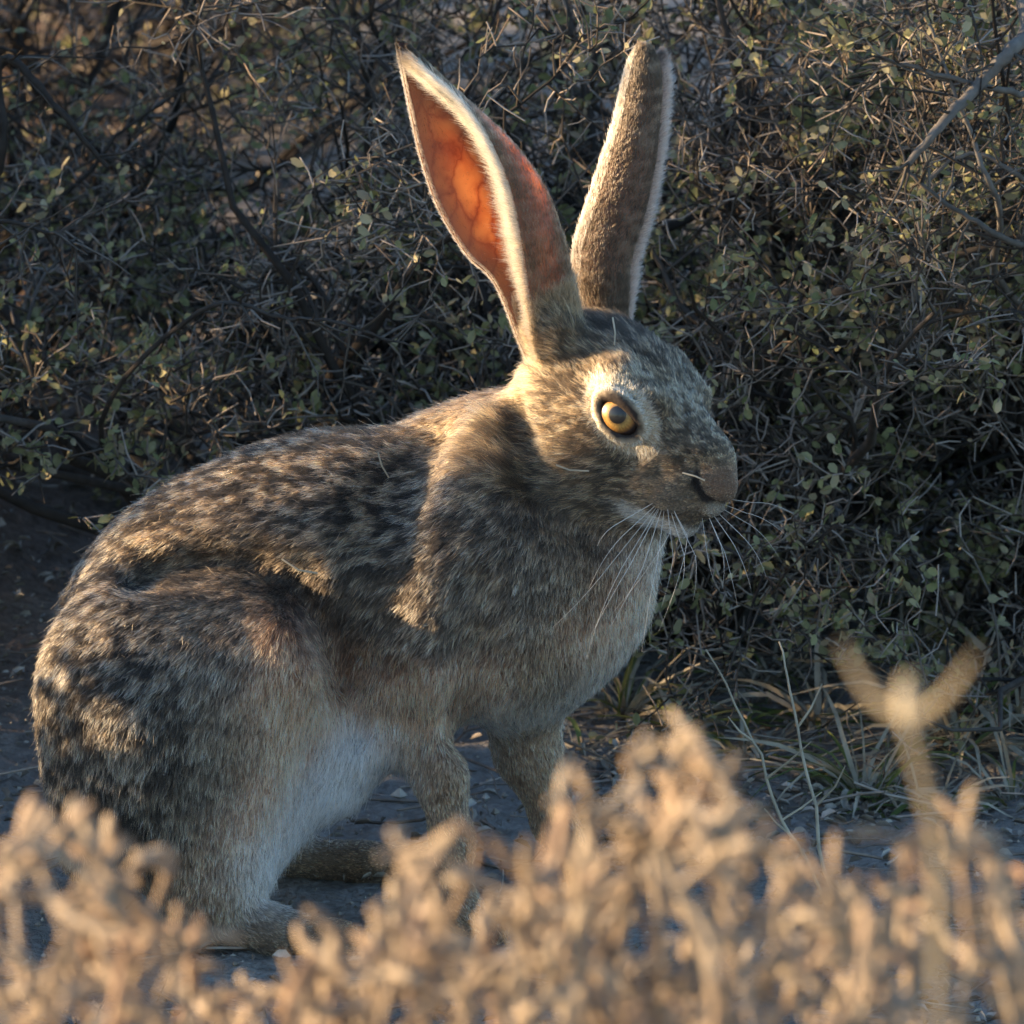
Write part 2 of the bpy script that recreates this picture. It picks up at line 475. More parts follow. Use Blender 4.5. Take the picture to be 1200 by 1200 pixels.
# unseen shrubs on the sun's side that shade the hare and bushes
shrub((-.86, .02), 8, 'saltbush on the sunny side of the hare, shading its flank', .86, .95, n=(17, 11, 8, 5), leafy=2.2, leaf_size=(.006, .012), open_gaps=True)
shrub((-1.12, -.34), 9, 'saltbush on the sunny side, shading the feet of the hare', .60, 1.0, n=(14, 10, 8, 5), leafy=2.2, leaf_size=(.006, .012), open_gaps=True)
shrub((-1.15, .48), 10, 'saltbush on the sunny side, shading the bushes behind the hare', 1.05, 1.0, n=(16, 11, 8, 5), leafy=2.6, leaf_size=(.008, .018), open_gaps=True)
shrub((-1.35, .86), 16, 'tall unseen saltbush added on the sunny side to shade the leafy saltbush', 1.2, 1.0, n=(17, 11, 8, 5), leafy=2.6, leaf_size=(.008, .018), open_gaps=True)  # this and the next two added to keep sun off the bushes
shrub((-1.80, .30), 17, 'tallest unseen saltbush added for shade on the sunny side, beyond the other shading ones', 1.25, 1.0, n=(17, 11, 8, 5), leafy=2.6, leaf_size=(.008, .018), open_gaps=True)
shrub((-1.0, 1.85), 18, 'unseen saltbush added on the sunny side to shade the far saltbush', 1.05, 1.0, n=(14, 10, 8, 4), leafy=2.6, leaf_size=(.008, .018))
# ================================================================== the hare
class SDF:
    def __init__(s, lo, hi, h):
        s.lo, s.h = np.array(lo), h
        s.n = np.ceil((np.array(hi) - s.lo) / h).astype(int)
        ax = [s.lo[i] + h * np.arange(s.n[i]) for i in range(3)]
        s.X, s.Y, s.Z = np.meshgrid(*ax, indexing='ij')
        s.X = s.X.astype(np.float32); s.Y = s.Y.astype(np.float32); s.Z = s.Z.astype(np.float32)
        s.d = np.full(s.X.shape, 1.0, np.float32)

    def join(s, e, k):
        h = np.maximum(k - np.abs(s.d - e), 0) / k
        s.d = np.minimum(s.d, e) - h * h * k * 0.25

    def cut(s, e, k):
        h = np.maximum(k - np.abs(-s.d - e), 0) / k
        s.d = -(np.minimum(-s.d, e) - h * h * k * 0.25)

    def cone(s, a, ra, b, rb):
        ab = b - a
        t = ((s.X - a[0]) * ab[0] + (s.Y - a[1]) * ab[1] + (s.Z - a[2]) * ab[2]) / float(ab @ ab)
        t = np.clip(t, 0, 1)
        dx = s.X - a[0] - t * ab[0]; dy = s.Y - a[1] - t * ab[1]; dz = s.Z - a[2] - t * ab[2]
        return np.sqrt(dx * dx + dy * dy + dz * dz) - (ra + t * (rb - ra))

    def ell(s, c, r, M):
        """M rows are the ellipsoid axes"""
        dx = s.X - c[0]; dy = s.Y - c[1]; dz = s.Z - c[2]
        k0 = 0; k1 = 0
        for i in range(3):
            q = M[i][0] * dx + M[i][1] * dy + M[i][2] * dz
            k0 = k0 + (q / r[i]) ** 2
            k1 = k1 + (q / r[i] ** 2) ** 2
        k0 = np.sqrt(k0); k1 = np.sqrt(k1) + 1e-9
        return k0 * (k0 - 1) / k1

    def hit(s, x, y):
        """where the ray of a photo pixel meets the shape"""
        for Y in np.arange(-.12, .06, .0012):
            p = px(x, y, Y)
            i = np.round((p - s.lo) / s.h).astype(int)
            if (i >= 0).all() and (i < s.n).all() and s.d[i[0], i[1], i[2]] < 0:
                return p
        return px(x, y, 0)

    def crease(s, pts, r, out, k):
        """a groove of radius r along photo pixels, its axis out metres above the surface"""
        P = [s.hit(x, y) + np.array([0, -out, 0]) for x, y in pts]
        for p, q in zip(P[:-1], P[1:]):
            s.cut(s.cone(p, r, q, r), k)

    def surface(s):
        d = s.d
        ins = d < 0
        c = np.zeros(tuple(np.array(d.shape) - 1), np.int8)
        for i in (0, 1):
            for j in (0, 1):
                for k in (0, 1):
                    c += ins[i:i + c.shape[0], j:j + c.shape[1], k:k + c.shape[2]]
        act = (c > 0) & (c < 8)
        vid = np.full(c.shape, -1, np.int64)
        I = np.argwhere(act)
        vid[act] = np.arange(len(I))
        acc = np.zeros((len(I), 3)); cnt = np.zeros(len(I))
        cor = [(i, j, k) for i in (0, 1) for j in (0, 1) for k in (0, 1)]
        for a in cor:
            for ax in range(3):
                if a[ax]:
                    continue
                b = list(a); b[ax] = 1
                da = d[I[:, 0] + a[0], I[:, 1] + a[1], I[:, 2] + a[2]]
                db = d[I[:, 0] + b[0], I[:, 1] + b[1], I[:, 2] + b[2]]
                m = (da < 0) != (db < 0)
                t = np.where(m, da / np.where(m, da - db, 1), 0)
                p = np.tile(np.array(a, float), (len(I), 1)); p[:, ax] += t
                acc[m] += p[m]; cnt[m] += 1
        v = s.lo + s.h * (I + acc / cnt[:, None])
        faces = []
        for ax in range(3):
            o1, o2 = [(1, 2), (2, 0), (0, 1)][ax]
            sl = [slice(1, -1)] * 3; sl[ax] = slice(0, -1)
            sh = [slice(1, -1)] * 3; sh[ax] = slice(1, None)
            A = ins[tuple(sl)]; B = ins[tuple(sh)]
            for flip, m in ((False, A & ~B), (True, ~A & B)):
                e = np.argwhere(m)
                e += np.array([0 if i == ax else 1 for i in range(3)])
                def cell(d1, d2):
                    q = e.copy(); q[:, o1] -= d1; q[:, o2] -= d2
                    return vid[q[:, 0], q[:, 1], q[:, 2]]
                f = np.stack([cell(1, 1), cell(0, 1), cell(0, 0), cell(1, 0)], -1)
                faces.append(f[:, ::-1] if flip else f)
        return v, np.concatenate(faces)


U = 1 / PXM
ROT0 = np.eye(3)


def yrot(deg):
    """in-plane tilt: positive raises the +X end"""
    c, s_ = math.cos(R(deg)), math.sin(R(deg))
    return np.array([[c, 0, s_], [0, 1, 0], [-s_, 0, c]])


# head frame: a forward along the muzzle, b towards the side that shows, c up
YAW, HPITCH, ROLL = R(37), R(22), R(6)
HF = np.array([math.cos(YAW) * math.cos(HPITCH), -math.sin(YAW) * math.cos(HPITCH), -math.sin(HPITCH)])
HL = np.array([-math.sin(YAW), -math.cos(YAW), 0.0])
HU = np.cross(HF, -HL)
HU /= np.linalg.norm(HU)
if HU[2] < 0:
    HU = -HU
HL, HU = math.cos(ROLL) * HL + math.sin(ROLL) * HU, math.cos(ROLL) * HU - math.sin(ROLL) * HL
HM = np.stack([HF, HL, HU])
NOSE = px(854, 574, -0.072)
HO = NOSE - 0.117 * HF + 0.0085 * HU


def hd(a, b, c):
    return HO + a * HF + b * HL + c * HU


EYE_A, EYE_B, EYE_CC = .0610, .0255, .0045
EYE = hd(EYE_A, EYE_B, EYE_CC)
EYE_N = 0.10 * HF + 0.97 * HL + 0.16 * HU
EYE_N /= np.linalg.norm(EYE_N)
EYE_R = 0.0108
EYE_C = EYE


NOST = [(.1035, .0135, -.002), (.1060, .0125, -.010), (.1115, .0085, -.0155), (.1190, .0008, -.0165)]
MOUTH = [(.082, .0200, -.0330), (.095, .0165, -.0315), (.107, .0105, -.0290), (.1165, .001, -.0270)]


def eye_frame(b):
    nb = .36 * HF + b * .92 * HL + .16 * HU
    nb /= np.linalg.norm(nb)
    e1 = HF - (HF @ nb) * nb
    e1 /= np.linalg.norm(e1)
    e2 = HU - (HU @ nb) * nb - (HU @ e1) * e1
    return nb, e1, e2 / np.linalg.norm(e2)


def build_body():
    s = SDF((-.27, -.125, -.012), (.15, .125, .33), 0.0024)
    E = lambda x, y, Y, rx, rz, ry, rot=0: s.ell(px(x, y, Y), (rx * U, ry, rz * U), yrot(rot))
    C = lambda x, y, Y, r, x2, y2, Y2, r2: s.cone(px(x, y, Y), r * U, px(x2, y2, Y2), r2 * U)
    # trunk
    s.join(E(216, 786, 0, 150, 172, .060), .03)
    s.join(E(374, 662, 0, 220, 148, .060, 14), .045)
    s.join(E(556, 640, 0, 120, 155, .054, -8), .022)
    s.join(E(637, 694, -.004, 98, 112, .046), .035)
    s.join(C(420, 768, 0, 83, 600, 768, 0, 58), .04)
    # neck
    s.join(C(590, 590, 0, 96, 670, 510, -.018, 72), .035)
    s.join(C(686, 690, -.008, 60, 726, 612, -.03, 46), .03)
    s.join(E(535, 700, -.034, 85, 120, .028, -15), .03)
    # tail
    s.join(C(125, 930, .0, 34, 105, 1000, .0, 26), .012)
    for sy, far in ((-1, 0), (1, 1)):
        k = (1 - 2 * far)
        # hind leg
        s.join(E(180, 840, sy * .046, 124, 155, .036, 22), .020)
        s.join(C(185, 820, sy * .048, 108, 318, 768, sy * .059, 54), .018)
        if not far:
            s.join(C(330, 775, -.056, 48, 262, 1035, -.060, 21), .018)
            s.join(C(165, 935, -.045, 88, 228, 1030, -.055, 40), .03)
            s.join(C(222, 1072, -.060, 22, 320, 1090, -.062, 19), .014)
            s.join(C(320, 1090, -.062, 19, 402, 1098, -.064, 14), .008)
            s.join(C(500, 780, -.030, 58, 512, 890, -.038, 25), .024)
            s.join(C(512, 890, -.038, 25, 530, 985, -.040, 15), .014)
            s.join(C(530, 985, -.040, 14, 540, 1065, -.042, 15), .012)
            s.join(C(540, 1072, -.042, 16, 578, 1088, -.044, 13), .008)
        else:
            s.join(C(330, 760, .056, 48, 330, 980, .068, 21), .018)
            s.join(C(330, 1000, .072, 20, 430, 1012, .075, 17), .012)
            s.join(C(430, 1012, .075, 17, 518, 1014, .078, 14), .008)
            s.join(C(610, 790, .028, 46, 618, 880, .032, 26), .03)
            s.join(C(618, 880, .032, 26, 650, 965, .034, 17), .014)
            s.join(C(650, 965, .034, 16, 690, 1030, .036, 14), .010)
            s.join(C(690, 1034, .036, 14, 728, 1044, .036, 12), .008)
    # belly hair between the hind leg and the trunk
    s.join(C(415, 840, -.024, 50, 302, 1010, -.046, 13), .022)
    s.join(C(415, 840, -.020, 48, 395, 915, -.030, 20), .02)
    s.d -= .0022
    # the fold above the thigh
    s.crease([(165, 668), (230, 655), (290, 656), (345, 676), (390, 735), (408, 800), (425, 850)], .011, .003, .010)
    s.crease([(180, 668), (230, 657), (290, 659), (342, 680), (386, 737), (404, 800)], .0055, .0005, .005)
    s.crease([(500, 505), (462, 560), (440, 630), (428, 700), (420, 770)], .012, .0102, .018)      # behind the shoulder
    s.crease([(560, 690), (555, 760), (548, 840), (556, 880)], .010, .0070, .014)                  # in front of the foreleg
    s.crease([(468, 800), (474, 850), (482, 900)], .009, .0050, .012)
    # head
    H = lambda a, b, c, ra, rb, rc: s.ell(hd(a, b, c), (ra, rb, rc), HM)
    G = lambda a, b, c, r, a2, b2, c2, r2: s.cone(hd(a, b, c), r, hd(a2, b2, c2), r2)
    s.join(H(.028, 0, .004, .034, .027, .029), .014)
    s.join(G(.044, 0, .002, .0265, .096, 0, -.006, .0180), .014)
    s.join(G(.098, 0, -.007, .0145, .1120, 0, -.0105, .0085), .008)
    s.join(G(.022, 0, -.020, .027, .074, 0, -.025, .0165), .012)
    s.join(G(.070, 0, -.030, .0155, .101, 0, -.0355, .0080), .008)
    s.join(G(.096, 0, -.019, .0120, .1085, 0, -.0205, .0085), .006)
    for b in (1, -1):
        s.join(H(.034, b * .0195, -.017, .031, .0155, .027), .008)
        s.join(G(.050, b * .0225, .0165, .0095, .070, b * .0190, .0130, .0080), .010)
        s.join(H(.091, b * .0100, -.0220, .0160, .0115, .0125), .006)
        for p, q in zip(NOST[:-1], NOST[1:]):
            s.cut(s.cone(hd(p[0], b * p[1], p[2]), .0017, hd(q[0], b * q[1], q[2]), .0017), .002)
    # ear roots
    s.join(C(668, 440, -.022, 34, 648, 385, -.034, 27), .014)
    s.join(C(648, 385, -.034, 27, 640, 352, -.037, 17), .008)
    s.join(C(706, 425, .0, 30, 708, 378, .007, 24), .014)
    # the fold behind the cheek
    s.crease([(604, 478), (610, 512), (628, 556), (652, 592), (690, 622), (735, 638)], .0085, .0030, .008)
    s.crease([(830, 546), (802, 543), (772, 553), (750, 580)], .0045, .0026, .005)
    # mouth line under the muzzle pads
    for b in (1, -1):
        for p, q in zip(MOUTH[:-1], MOUTH[1:]):
            s.cut(s.cone(hd(p[0], b * p[1], p[2]), .0015, hd(q[0], b * q[1], q[2]), .0015), .003)
    for b in (1, -1):
        ce = hd(EYE_A, b * EYE_B, EYE_CC)
        nb, e1, e2 = eye_frame(b)
        s.cut(s.ell(ce + nb * .007, (.0136, .0115, .0098), np.stack([e1, nb, e2])), .003)
        # lids
        al = np.linspace(0, 2 * np.pi, 17)
        ring = [ce + nb * (.0056 - .0012 * math.cos(2 * q)) + e1 * .0134 * math.cos(q) + e2 * ((.0074 if math.sin(q) > 0 else .0094) * math.sin(q) - .0028 * math.cos(q)) for q in al]
        for p, q, w_ in zip(ring[:-1], ring[1:], al):
            up_ = max(0.0, math.sin(w_))
            s.join(s.cone(p + nb * .0022 * up_, .0022 + .0008 * up_, q + nb * .0022 * up_, .0022 + .0008 * up_), .003)
    return s.surface()


hare = obj('hare', None, loc=(0, 0, 0),
           label='brown hare sitting in profile with tall upright ears beside the dry bush', category='hare')
BV, BF = build_body()


def vnoise(p, scale, seed=0):
    """smooth 3-D value noise in 0..1"""
    g = np.random.default_rng(seed).random((32, 32, 32))
    q = np.asarray(p) / scale + 100.37
    i = np.floor(q).astype(int); f = q - i
    f = f * f * (3 - 2 * f)
    o = 0
    for a in (0, 1):
        for b in (0, 1):
            for c in (0, 1):
                wgt = (f[:, 0] if a else 1 - f[:, 0]) * (f[:, 1] if b else 1 - f[:, 1]) * (f[:, 2] if c else 1 - f[:, 2])
                o = o + wgt * g[(i[:, 0] + a) % 32, (i[:, 1] + b) % 32, (i[:, 2] + c) % 32]
    return o


def sstep(a, b, x):
    t = np.clip((x - a) / (b - a), 0, 1)
    return t * t * (3 - 2 * t)


BACK = (.47, .31, .175); RUMP = (.45, .335, .23); SIDE = (.42, .305, .205); TAN = (.80, .41, .24); FOLD_SHADE = (.06, .045, .035); LEG = (.52, .31, .18)
WHITE = (.93, .91, .87); CREAM = (.62, .52, .40); NECK = (.42, .275, .165); HEAD = (.42, .285, .165); FOOT = (.30, .19, .11)
# photo x, y, hair direction (x, down), length mm, colour, how mottled
GUIDE = [
    (580, 500, -.8, .5, 12, NECK, .5), (530, 490, -1, .05, 13, BACK, .5), (430, 500, -1, .05, 12, BACK, .9), (300, 530, -1, .3, 12, BACK, 1),
    (180, 600, -.8, .6, 12, BACK, 1), (90, 700, -.5, .85, 12, RUMP, 1), (50, 830, -.15, 1, 12, RUMP, 1), (60, 950, 0, 1, 12, RUMP, 1),
    (450, 600, -.9, .35, 12, SIDE, 1), (350, 620, -.9, .4, 12, SIDE, 1), (560, 600, -.7, .6, 12, SIDE, .9), (500, 690, -.6, .75, 13, SIDE, .9),
    (620, 640, -.35, .9, 12, SIDE, .8), (420, 720, -.6, .8, 14, SIDE, .9), (250, 640, -.9, .5, 12, SIDE, 1), (570, 720, -.4, .9, 13, SIDE, .7),
    (150, 750, -.6, .8, 12, RUMP, 1), (200, 850, -.3, .95, 13, RUMP, 1), (120, 900, -.1, 1, 13, RUMP, 1), (270, 730, -.4, .9, 13, RUMP, .7),
    (190, 960, -.1, 1, 12, RUMP, 1), (335, 755, -.05, 1, 15, TAN, .2), (375, 775, -.1, 1, 14, TAN, .1), (366, 815, -.15, 1, 14, TAN, .1), (345, 835, -.15, 1, 14, TAN, .1), (335, 870, -.2, 1, 15, TAN, .1), (312, 915, -.2, 1, 12, TAN, .1), (296, 955, -.2, 1, 11, TAN, .1), (295, 850, -.2, 1, 13, RUMP, .4),
    (240, 662, -.9, .4, 9, FOLD_SHADE, .6), (310, 672, -.7, .6, 9, FOLD_SHADE, .6), (368, 705, -.4, .9, 10, FOLD_SHADE, .6), (400, 770, -.2, 1, 12, FOLD_SHADE, .5), (605, 530, -.5, .9, 7, FOLD_SHADE, .6), (640, 585, -.4, .9, 7, FOLD_SHADE, .6), (690, 628, -.2, 1, 8, FOLD_SHADE, .5),  # near-black hair along the creases paints in the shade of the folds
    (250, 900, -.15, 1, 12, RUMP, .8), (235, 1000, 0, 1, 9, LEG, .4), (268, 1005, -.1, 1, 8, LEG, .2),
    (430, 800, -.1, 1, 17, TAN, .5), (480, 830, -.1, 1, 18, TAN, .3), (560, 800, -.15, 1, 15, TAN, .4), (640, 790, .0, 1, 14, NECK, .4),
    (700, 760, .1, 1, 13, TAN, .3), (600, 855, .1, 1, 13, CREAM, .1), (680, 825, .1, 1, 12, CREAM, .1), (730, 790, .1, 1, 12, CREAM, .1),
    (740, 690, -.05, 1, 12, TAN, .3), (770, 655, 0, 1, 11, CREAM, .1), (660, 610, -.4, .9, 12, NECK, .6), (690, 680, -.2, 1, 12, NECK, .5),
    (508, 900, .1, 1, 8, LEG, .4), (530, 1000, .1, 1, 5, LEG, .2), (640, 900, .2, 1, 8, LEG, .2), (670, 1000, .3, 1, 5, LEG, .2),
    (320, 1085, .95, .25, 5, FOOT, .3), (400, 1095, 1, .1, 4, FOOT, .3), (420, 1010, 1, .1, 5, FOOT, .2), (500, 1010, 1, .1, 4, FOOT, .2),
    (415, 880, -.45, .9, 17, WHITE, 0), (372, 935, -.5, .85, 15, WHITE, 0), (325, 1000, -.5, .85, 11, WHITE, 0), (432, 892, -.3, .9, 13, WHITE, 0), (470, 880, 0, 1, 10, LEG, .3), (462, 850, 0, 1, 12, TAN, .2),
]
GP = np.array([px(g[0], g[1], -.04)[[0, 2]] for g in GUIDE])
GD = np.array([(g[2], 0, -g[3]) for g in GUIDE], float)
GL = np.array([g[4] * (.85 if g[5] is WHITE else .53) for g in GUIDE]) / 1000
GC = np.array([g[5] for g in GUIDE])
GM = np.array([g[6] for g in GUIDE])


def coat(p):
    """hair direction, length, colour, mottling and head share at points on the body"""
    # slide every point onto the plane of the side that shows so that both flanks wear the same coat
    q = p[:, [0, 2]].copy()
    D = np.zeros((len(p), 3)); L = np.zeros(len(p)); C = np.zeros((len(p), 3)); M = np.zeros(len(p)); W = np.zeros(len(p))
    sig = 30 * U
    for i in range(len(GUIDE)):
        d2 = ((q - GP[i]) ** 2).sum(1)
        wg = np.exp(-d2 / (2 * sig * sig)) + .02 * np.exp(-np.sqrt(d2) / sig) + 1e-9
        D += wg[:, None] * GD[i]; L += wg * GL[i]; C += wg[:, None] * GC[i]; M += wg * GM[i]; W += wg
    D /= np.linalg.norm(D, axis=1, keepdims=True) + 1e-9
    L /= W; C /= W[:, None]; M /= W
    # head
    r = p - HO
    a = r @ HF; b = r @ HL; c = r @ HU
    h = sstep(-.014, .004, a) * sstep(-.060, -.046, c)
    hdir = -HF[None] * 1.0 + HL * np.sign(b)[:, None] * .15 + HU * np.where(c > 0, .15, -.45)[:, None]
    hlen = np.interp(a, [-.01, .02, .06, .09, .105, .118], [.007, .0055, .0036, .0026, .0012, .0005])
    hlen += .003 * sstep(-.012, -.03, c) * sstep(.075, .05, a)
    hc = np.tile(np.array(HEAD), (len(p), 1)); hm = np.full(len(p), .85)

    def paint(col, mask, mot):
        nonlocal hc, hm
        hc = hc * (1 - mask[:, None]) + np.array(col) * mask[:, None]
        hm = hm * (1 - mask) + mot * mask

    def blob(a0, b0, c0, ra, rb, rc):
        return sstep(1.25, .7, np.sqrt(((a - a0) / ra) ** 2 + ((np.abs(b) - b0) / rb) ** 2 + ((c - c0) / rc) ** 2))
    paint((.17, .125, .085), blob(.035, 0, .035, .04, .02, .014), .9)       # dark crown
    paint((.33, .225, .135), blob(.095, .012, -.022, .022, .016, .013), .45)  # muzzle
    paint((.33, .235, .15), blob(.075, .02, -.004, .016, .012, .008), .35)    # pale stripe under the eye
    paint((.24, .135, .08), blob(.112, 0, -.006, .011, .0135, .010), .10)    # nose
    def near_line(pts):
        q = np.stack([a, np.abs(b), c], 1)
        dm = np.full(len(p), 9.0)
        for u0, u1 in zip(pts[:-1], pts[1:]):
            u0, u1 = np.array(u0), np.array(u1)
            t = np.clip((q - u0) @ (u1 - u0) / ((u1 - u0) @ (u1 - u0)), 0, 1)[:, None]
            dm = np.minimum(dm, np.linalg.norm(q - u0 - t * (u1 - u0), axis=1))
        return dm
    nl, mo_ = near_line(NOST), near_line(MOUTH)
    paint((.018, .012, .010), np.maximum(sstep(.0030, .0018, nl), sstep(.0028, .0018, mo_)), .0)  # crease shade painted near-black along the nostrils and mouth groove
    hlen = np.where(np.minimum(nl, mo_) < .0024, .0004, hlen)
    paint((.40, .33, .25), blob(.118, .003, -.020, .006, .006, .005), .1)      # lip
    paint((.62, .55, .45), blob(.090, 0, -.040, .03, .02, .0075), .1)        # chin
    paint((.42, .29, .17), blob(.0, .026, .004, .016, .014, .028), .3)       # behind the cheek
    # ring round the eye
    for sb in (1, -1):
        ce = hd(EYE_A, sb * EYE_B, EYE_CC)
        rr = p - ce
        nb, e1, e2 = eye_frame(sb)
        ea = rr @ e1; ec = rr @ e2
        e = np.sqrt((ea / .0192) ** 2 + ((ec + .0028 * ea / .0134) / .0142) ** 2)
        side = (b * sb > .008)
        ring = sstep(1.28, 1.04, e) * side
        paint((.62, .48, .32), ring, .0)
        line = sstep(.73, .64, e) * side
        paint((.045, .025, .016), line, .0)
        rad = (ea[:, None] * e1 + ec[:, None] * e2)
        rad /= np.linalg.norm(rad, axis=1, keepdims=True) + 1e-9
        near = sstep(1.5, 1.0, e)[:, None] * side[:, None]
        hdir = hdir * (1 - near) + rad * near
        hlen = np.where(side, hlen * (1 - sstep(1.35, .9, e)) + sstep(1.35, .9, e) * .0015, hlen)
        hlen = np.where(side & (e < .70), 0, hlen)
    D = D * (1 - h[:, None]) + hdir * h[:, None]
    L = L * (1 - h) + hlen * h
    C = C * (1 - h[:, None]) + hc * h[:, None]
    M = M * (1 - h) + hm * h
    return D, L, C, M, h


def vnormals(v, f):
    t = np.concatenate([f[:, [0, 1, 2]], f[:, [0, 2, 3]]])
    n = np.cross(v[t[:, 1]] - v[t[:, 0]], v[t[:, 2]] - v[t[:, 0]])
    vn = np.zeros_like(v)
    for k in range(3):
        np.add.at(vn, t[:, k], n)
    return t, n, vn / (np.linalg.norm(vn, axis=1, keepdims=True) + 1e-12)


def sample(v, f, N, dens=None):
    t, n, vn = vnormals(v, f)
    area = np.linalg.norm(n, axis=1)
    if dens is not None:
        area = area * dens[t].mean(1)
    i = rng.choice(len(t), N, p=area / area.sum())
    r1 = np.sqrt(rng.random(N)); r2 = rng.random(N)
    wb = np.stack([1 - r1, r1 * (1 - r2), r1 * r2], 1)
    p = (v[t[i]] * wb[:, :, None]).sum(1)
    nn = (vn[t[i]] * wb[:, :, None]).sum(1)
    return p, nn / (np.linalg.norm(nn, axis=1, keepdims=True) + 1e-12)


def fur_object(name, parent, mat, P, rad, col):
    N, K, _ = P.shape
    cu = bpy.data.hair_curves.new(name)
    cu.add_curves([K] * N)
    cu.attributes['position'].data.foreach_set('vector', P.astype(np.float32).ravel())
    ra = cu.attributes.get('radius') or cu.attributes.new('radius', 'FLOAT', 'POINT')
    ra.data.foreach_set('value', rad.astype(np.float32).ravel())
    ca = cu.attributes.new('coat', 'FLOAT_COLOR', 'CURVE')
    ca.data.foreach_set('color', np.concatenate([col, np.ones((N, 1))], 1).astype(np.float32).ravel())
    cu.materials.append(mat)
    return obj(name, cu, parent)


def strands(p, n, D, L, lift, K=5, clump=.55, clump_n=18, curl=.12, r0=.00013):
    N = len(p)
    tn = D - (D * n).sum(1, keepdims=True) * n
    tn /= np.linalg.norm(tn, axis=1, keepdims=True) + 1e-9
    tn = tn + rng.normal(0, .16, (N, 3))
    s = np.linspace(0, 1, K)[None, :, None]
    lift = np.broadcast_to(np.asarray(lift, float), (N,))[:, None, None]
    off = n[:, None] * lift * (s - .38 * s * s) + tn[:, None] * (.55 * s + .45 * s * s)
    off = off * L[:, None, None]
    off = off + (rng.normal(0, 1, (N, 1, 3)) * curl * s ** 2 + rng.normal(0, 1, (N, 1, 3)) * curl * .4 * np.sin(s * 5)) * L[:, None, None]
    P = p[:, None] + off
    # clumping: tips lean to the tip of a nearby guide hair
    if clump > 0:
        G = max(1, N // clump_n)
        gi = rng.choice(N, G, replace=False)
        kd = kdtree.KDTree(G)
        for j, q in enumerate(p[gi].tolist()):
            kd.insert(q, j)
        kd.balance()
        near = np.fromiter((kd.find(q)[1] for q in p.tolist()), int, N)
        tip = P[gi[near], -1]
        target = p[:, None] + (tip - p)[:, None] * s
        wv = clump * s ** 1.4
        P = P * (1 - wv) + target * wv
        strands.clump = near
    rad = r0 * (1 - .75 * s[:, :, 0] ** 2) * rng.uniform(.75, 1.25, (N, 1))
    return P, rad


# ---- materials
def fur_material(name, rough=.55, trans=.25, root=.28, tip=.62):
    m = bpy.data.materials.new(name)
    nt, N, L = nodes_of(m)
    N.clear()
    out = N.new('ShaderNodeOutputMaterial')
    at = N.new('ShaderNodeAttribute'); at.attribute_name = 'coat'
    hi = N.new('ShaderNodeHairInfo')
    rp = ramp(N, [(0, (root,) * 3), (.38, (root + (1 - root) * .45,) * 3), (.68, (1, 1, 1)), (1, (tip,) * 3)])
    L.new(hi.outputs['Intercept'], rp.inputs[0])
    mx = N.new('ShaderNodeMix'); mx.data_type = 'RGBA'; mx.blend_type = 'MULTIPLY'; mx.inputs[0].default_value = 1
    L.new(at.outputs['Color'], mx.inputs[6]); L.new(rp.outputs[0], mx.inputs[7])
    b = N.new('ShaderNodeBsdfHairPrincipled')
    b.model = 'CHIANG'
    b.parametrization = 'COLOR'
    L.new(mx.outputs[2], b.inputs['Color'])
    b.inputs['Roughness'].default_value = rough
    b.inputs['Radial Roughness'].default_value = .75
    b.inputs['Random Roughness'].default_value = .3
    b.inputs['Coat'].default_value = 0
    L.new(b.outputs[0], out.inputs[0])
    return m


def skin_material(name, rough=.8):
    m = bpy.data.materials.new(name)
    nt, N, L = nodes_of(m)
    b = N['Principled BSDF']
    at = N.new('ShaderNodeAttribute'); at.attribute_name = 'coat'
    nz = N.new('ShaderNodeTexNoise'); nz.inputs['Scale'].default_value = 900; nz.inputs['Detail'].default_value = 3
    tc = N.new('ShaderNodeTexCoord'); L.new(tc.outputs['Object'], nz.inputs['Vector'])
    bp = N.new('ShaderNodeBump'); bp.inputs['Strength'].default_value = .4; bp.inputs['Distance'].default_value = .0006
    L.new(nz.outputs[0], bp.inputs['Height']); L.new(bp.outputs[0], b.inputs['Normal'])
    L.new(at.outputs['Color'], b.inputs['Base Color'])
    b.inputs['Roughness'].default_value = rough
    return m


def put_color(me, col):
    ca = me.color_attributes.new('coat', 'FLOAT_COLOR', 'POINT')
    ca.data.foreach_set('color', np.concatenate([col, np.ones((len(col), 1))], 1).astype(np.float32).ravel())


FUR = fur_material('hare_fur', root=.10, tip=.75)
FUR_PALE = fur_material('pale_fringe_fur', trans=.4, root=.7, tip=.95)
SKIN = skin_material('hare_skin')


def mottle(p, D, M, seed, h=None):
    """dark and light flecks drawn out along the lie of the hair"""
    if h is not None:
        p = np.where((h > .5)[:, None], p * 1.35 + 3.1, p)      # finer on the face
    n1 = vnoise(p, .0038, seed); n2 = vnoise(p, .0018, seed + 1); n3 = vnoise(p, .026, seed + 2)
    q = p.copy(); q[:, 2] *= 2.4; q[:, 0] *= .8
    n4 = vnoise(q, .0045, seed + 3)
    v = .16 * n1 + .20 * n2 + .12 * n3 + .52 * n4
    dark = sstep(.575, .475, v)
    return 1 - M * dark * .96, v


D, L, C, M, Hh = coat(BV)
f_, v_ = mottle(BV, D, M, 5, Hh)
body = obj('body', mesh_np('body', BV, BF), hare, SKIN)
put_color(body.data, C * .55 * f_[:, None])

